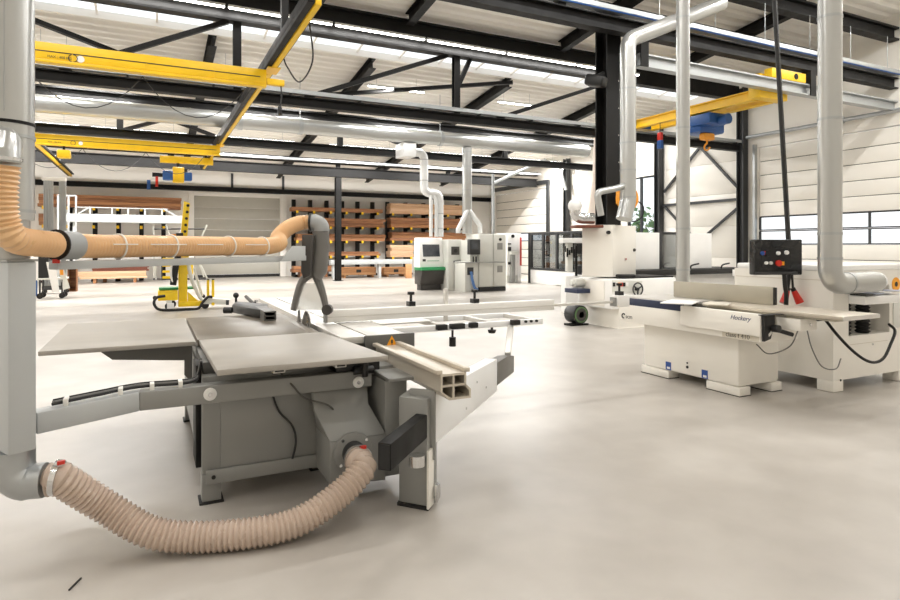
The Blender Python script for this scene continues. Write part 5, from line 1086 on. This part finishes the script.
MB().box(xa, xb, TY, TY + .7, zf - .05, zf).build('deck', 'machine_grey', tl, bev=.005)
for X in (xa + .06, xb - .1):
    for dy in (.05, .62):
        MB().cyl((X, TY + dy, .1), (X, TY + dy, zf - .05), .025, 8).build('leg', 'steel_grey', tl); MB().cyl((X, TY + dy - .02, .08), (X, TY + dy + .02, .08), .08, 14).build('caster', 'rubber', tl)
MB().box(xa + .02, xa + .26, TY + .05, TY + .5, zf + .001, zf + .75).build('dark_box', 'black', tl, bev=.01)
a_ = lambda px, py, dy=0.: PY(px, py, TY - .03 + dy)
MB().prism([a_(52.5, 292), a_(59.5, 292), a_(55, 262), a_(46, 262)], (0, .03, 0)).build('leaning_panel', 'machine_white', tl, bev=.004)
MB().prism([a_(63, 290, .06), a_(70, 288, .06), a_(60, 258, .06), a_(56, 258, .06)], (0, .03, 0)).build('leaning_panel', 'machine_grey', tl, bev=.004)
MB().prism([a_(60, 275, -.04), a_(63.5, 275, -.04), a_(62.5, 262, -.04), a_(59.5, 262, -.04)], (0, .02, 0)).build('orange_tag', 'orange', tl)
MB().box(xa - .05, xa - .002, TY + .02, TY + .12, zf - .5, zf - .06).build('blue_bag', 'hoist_blue', tl, bev=.02)
p_ = Q(72, 270, 19.9); tag(MB().box(p_.x - .13, p_.x + .13, p_.y, p_.y + .4, 0, .02).box(p_.x - .13, p_.x - .1, p_.y, p_.y + .4, .02, .95).box(p_.x + .1, p_.x + .13, p_.y, p_.y + .4, .02, .95).box(p_.x - .1, p_.x + .1, p_.y, p_.y + .4, .92, .95).box(p_.x - .1, p_.x + .1, p_.y + .37, p_.y + .4, .02, .92).build('wooden_stand', 'timber_brown', bev=.004), 'open wooden stand beside the panel trolley', 'stand')

# ================================================================== YELLOW VACUUM LIFTER
VY = Q(180, 246, 14.3).y
vl = thing('vacuum_lifter', 'yellow wheeled lifting trolley with black hose behind the saw', 'lifting trolley', (X_at(182, VY), VY, 0))
def V(px, py, dy=0.): return PY(px, py, VY + dy)
def vbox(x0_, x1_, y0_, y1_, d0, d1):
    a_ = V(x0_, y1_, d0); b_ = V(x1_, y0_, d0); return MB().box(a_.x, b_.x, VY + d0, VY + d1, max(.0, a_.z), b_.z)
def vp(mb, nm, mt, par=None, bev=.012): return mb.build(nm, mt, par or vl, bev=bev)
vp(vbox(178.5, 187.5, 258, 306, 0, .18), 'column', 'lifter_yellow'); vp(vbox(178.5, 204, 301, 307, -.05, .22), 'chassis', 'lifter_yellow')
vp(MB().prism([V(188, 292), V(201, 303), V(188, 303)], (0, .12, 0)), 'gusset', 'lifter_yellow')
vp(vbox(158, 178, 290.5, 301, -.05, .5), 'battery_box', 'lifter_yellow'); vp(vbox(159, 196, 287, 290.3, .05, .5), 'green_cover', 'green')
vp(MB().prism([V(180, 243), V(187, 243), V(190, 203), V(184, 201)], (0, .16, 0)), 'mast', 'lifter_yellow')
for k in range(6): q_ = V(184.2 + k * .75, 238 - k * 6.5, -.001); vp(MB().cyl(q_, q_ + Vector((0, -.012, 0)), .035, 10), 'mast_hole', 'black', bev=0)
vp(vbox(177, 189, 243, 257.8, .02, .16), 'head', 'lifter_yellow'); vp(vbox(171, 181, 234, 240, -.06, .2), 'winch_cover', 'orange'); vp(MB().cyl(V(176, 237, -.09), V(183, 237, -.09), .1, 12), 'winch', 'black', bev=0)
vp(MB().tube(smoothpath([V(178, 256, -.1), V(175.5, 268, -.12), V(173, 285, -.1)], 6), .07, 12), 'black_hose', 'rubber', bev=0)
vp(MB().tube(smoothpath([V(180, 258, -.12), V(172.5, 262, -.16), V(171, 275, -.16), V(174, 285, -.14)], 6), .025, 8), 'white_tube', 'machine_white', bev=0)
vp(MB().tube(smoothpath([V(188, 262), V(192, 280), V(200, 297), V(206, 302)], 8), .045, 10), 'lifting_tube', 'machine_grey', bev=0)
vp(MB().tube(smoothpath([V(194, 268, .1), V(198, 282, .1), V(202, 296, .1)], 8), .03, 8), 'lifting_tube', 'alu', bev=0)
for px in (208, 213): vp(MB().cyl(V(px, 297, -.05 + (px - 208) * -.02), V(px, 280, -.05 + (px - 208) * -.02), .032, 10), 'handle_post', 'lifter_yellow', bev=0); vp(MB().cyl(V(px, 280, -.05 + (px - 208) * -.02), V(px, 279, -.05 + (px - 208) * -.02), .03, 10), 'post_cap', 'black', bev=0)
vp(MB().prism([V(202, 304, -.1), V(226, 304.5, -.1), V(231, 300, -.1), V(208, 298, -.1)], (0, .3, 0)), 'suction_plate', 'machine_grey', bev=.006)
vp(vbox(226, 229, 300, 305, -.12, -.1), 'plate_clip', 'steel_grey', bev=0); vp(MB().cyl(V(213, 304, -.13), V(213, 304, -.1), .04, 10), 'plate_knob', 'lifter_yellow', bev=0)
for px, dy in ((169, -.08), (205, -.06), (172, .55)): q_ = V(px, 246, dy); vp(MB().cyl((q_.x, VY + dy - .03, .09), (q_.x, VY + dy + .03, .09), .09, 16), 'wheel', 'rubber', bev=0); vp(MB().cb((q_.x, VY + dy, .2), (.12, .09, .06)), 'wheel_fork', 'machine_grey', bev=.004)
vp(vbox(167, 174, 303, 310, -.16, -.12), 'caster_guard', 'machine_white', bev=.004)
lp = [V(165, 296, -.25), V(157, 297.5, -.3), V(154, 303, -.35), V(158, 309, -.38), V(168, 311.5, -.4), V(185, 311.5, -.38), V(198, 309, -.3), V(203, 302, -.24), V(208, 297, -.2), V(212, 297, -.15)]
vp(MB().tube(smoothpath([Vector((v_.x, v_.y, max(v_.z, .035))) for v_ in lp], 8), .032, 8), 'black_cable', 'rubber', bev=0)
# grey framed cart with yellow steps behind
KY = VY + 3.0
kc = thing('stock_cart', 'grey tube cart with yellow steps behind the yellow lifter', 'cart', (X_at(180, KY), KY, 0))
def K(px, py, dy=0.): return PY(px, py, KY + dy)
for a_, b_ in (((156, 279.5), (153.5, 226)), ((204, 277), (199, 262)), ((200, 240), (207, 225)), ((171, 240), (166, 225))): vp(MB().cyl(K(*a_), K(*b_), .022, 8), 'tube', 'machine_grey', kc, bev=0)
vp(MB().cyl(K(154, 229), K(205, 229), .02, 8), 'top_tube', 'steel_grey', kc, bev=0); vp(MB().cyl(K(153, 279, .02), K(206, 279, .02), .025, 8), 'base_tube', 'steel_grey', kc, bev=0)
for a_ in ((199, 262), (154.2, 240)): vp(MB().cyl(K(*a_), K(a_[0] + (8 if a_[0] > 180 else 0), 278), .022, 8), 'tube', 'machine_grey', kc, bev=0)
for y_ in (259, 265.5, 271.5, 277.3): vp(MB().cb((K(168, y_)).to_tuple(), (.28, .2, .06)), 'step', 'lifter_yellow', kc, bev=.006)
for px in (162.5, 173.5): vp(MB().bar(K(px, 280.0, 0) * 1, K(px, 258), .03, .14), 'step_rail', 'steel_grey', kc, bev=0)
vp(MB().cb(K(190, 267, .05).to_tuple(), (.16, .2, .4)), 'yellow_box', 'lifter_yellow', kc)
for px in (155, 203): vp(MB().cyl((X_at(px, KY), KY - .03, .06), (X_at(px, KY), KY + .03, .06), .06, 12), 'caster', 'rubber', kc, bev=0)
# small mark on the floor
tag(MB().bar(PZ(69, 590, .004), PZ(81, 578, .004), .006, .006).build('wood_splinter', 'text_dark'), 'thin dark splinter lying on the floor near the camera', 'splinter')

# conduit along the wall near the far corner
tag(MB().tube([Vector((X_at(494, 24.0), 24.0, 4.4)), PY(545, 160, 21.0), PX(560, 168, XW - .4), PX(566, 190, XW - .4)], .07, 10).build('wall_conduit', 'galvanised'), 'silver conduit bending down beside the far wall column', 'conduit')
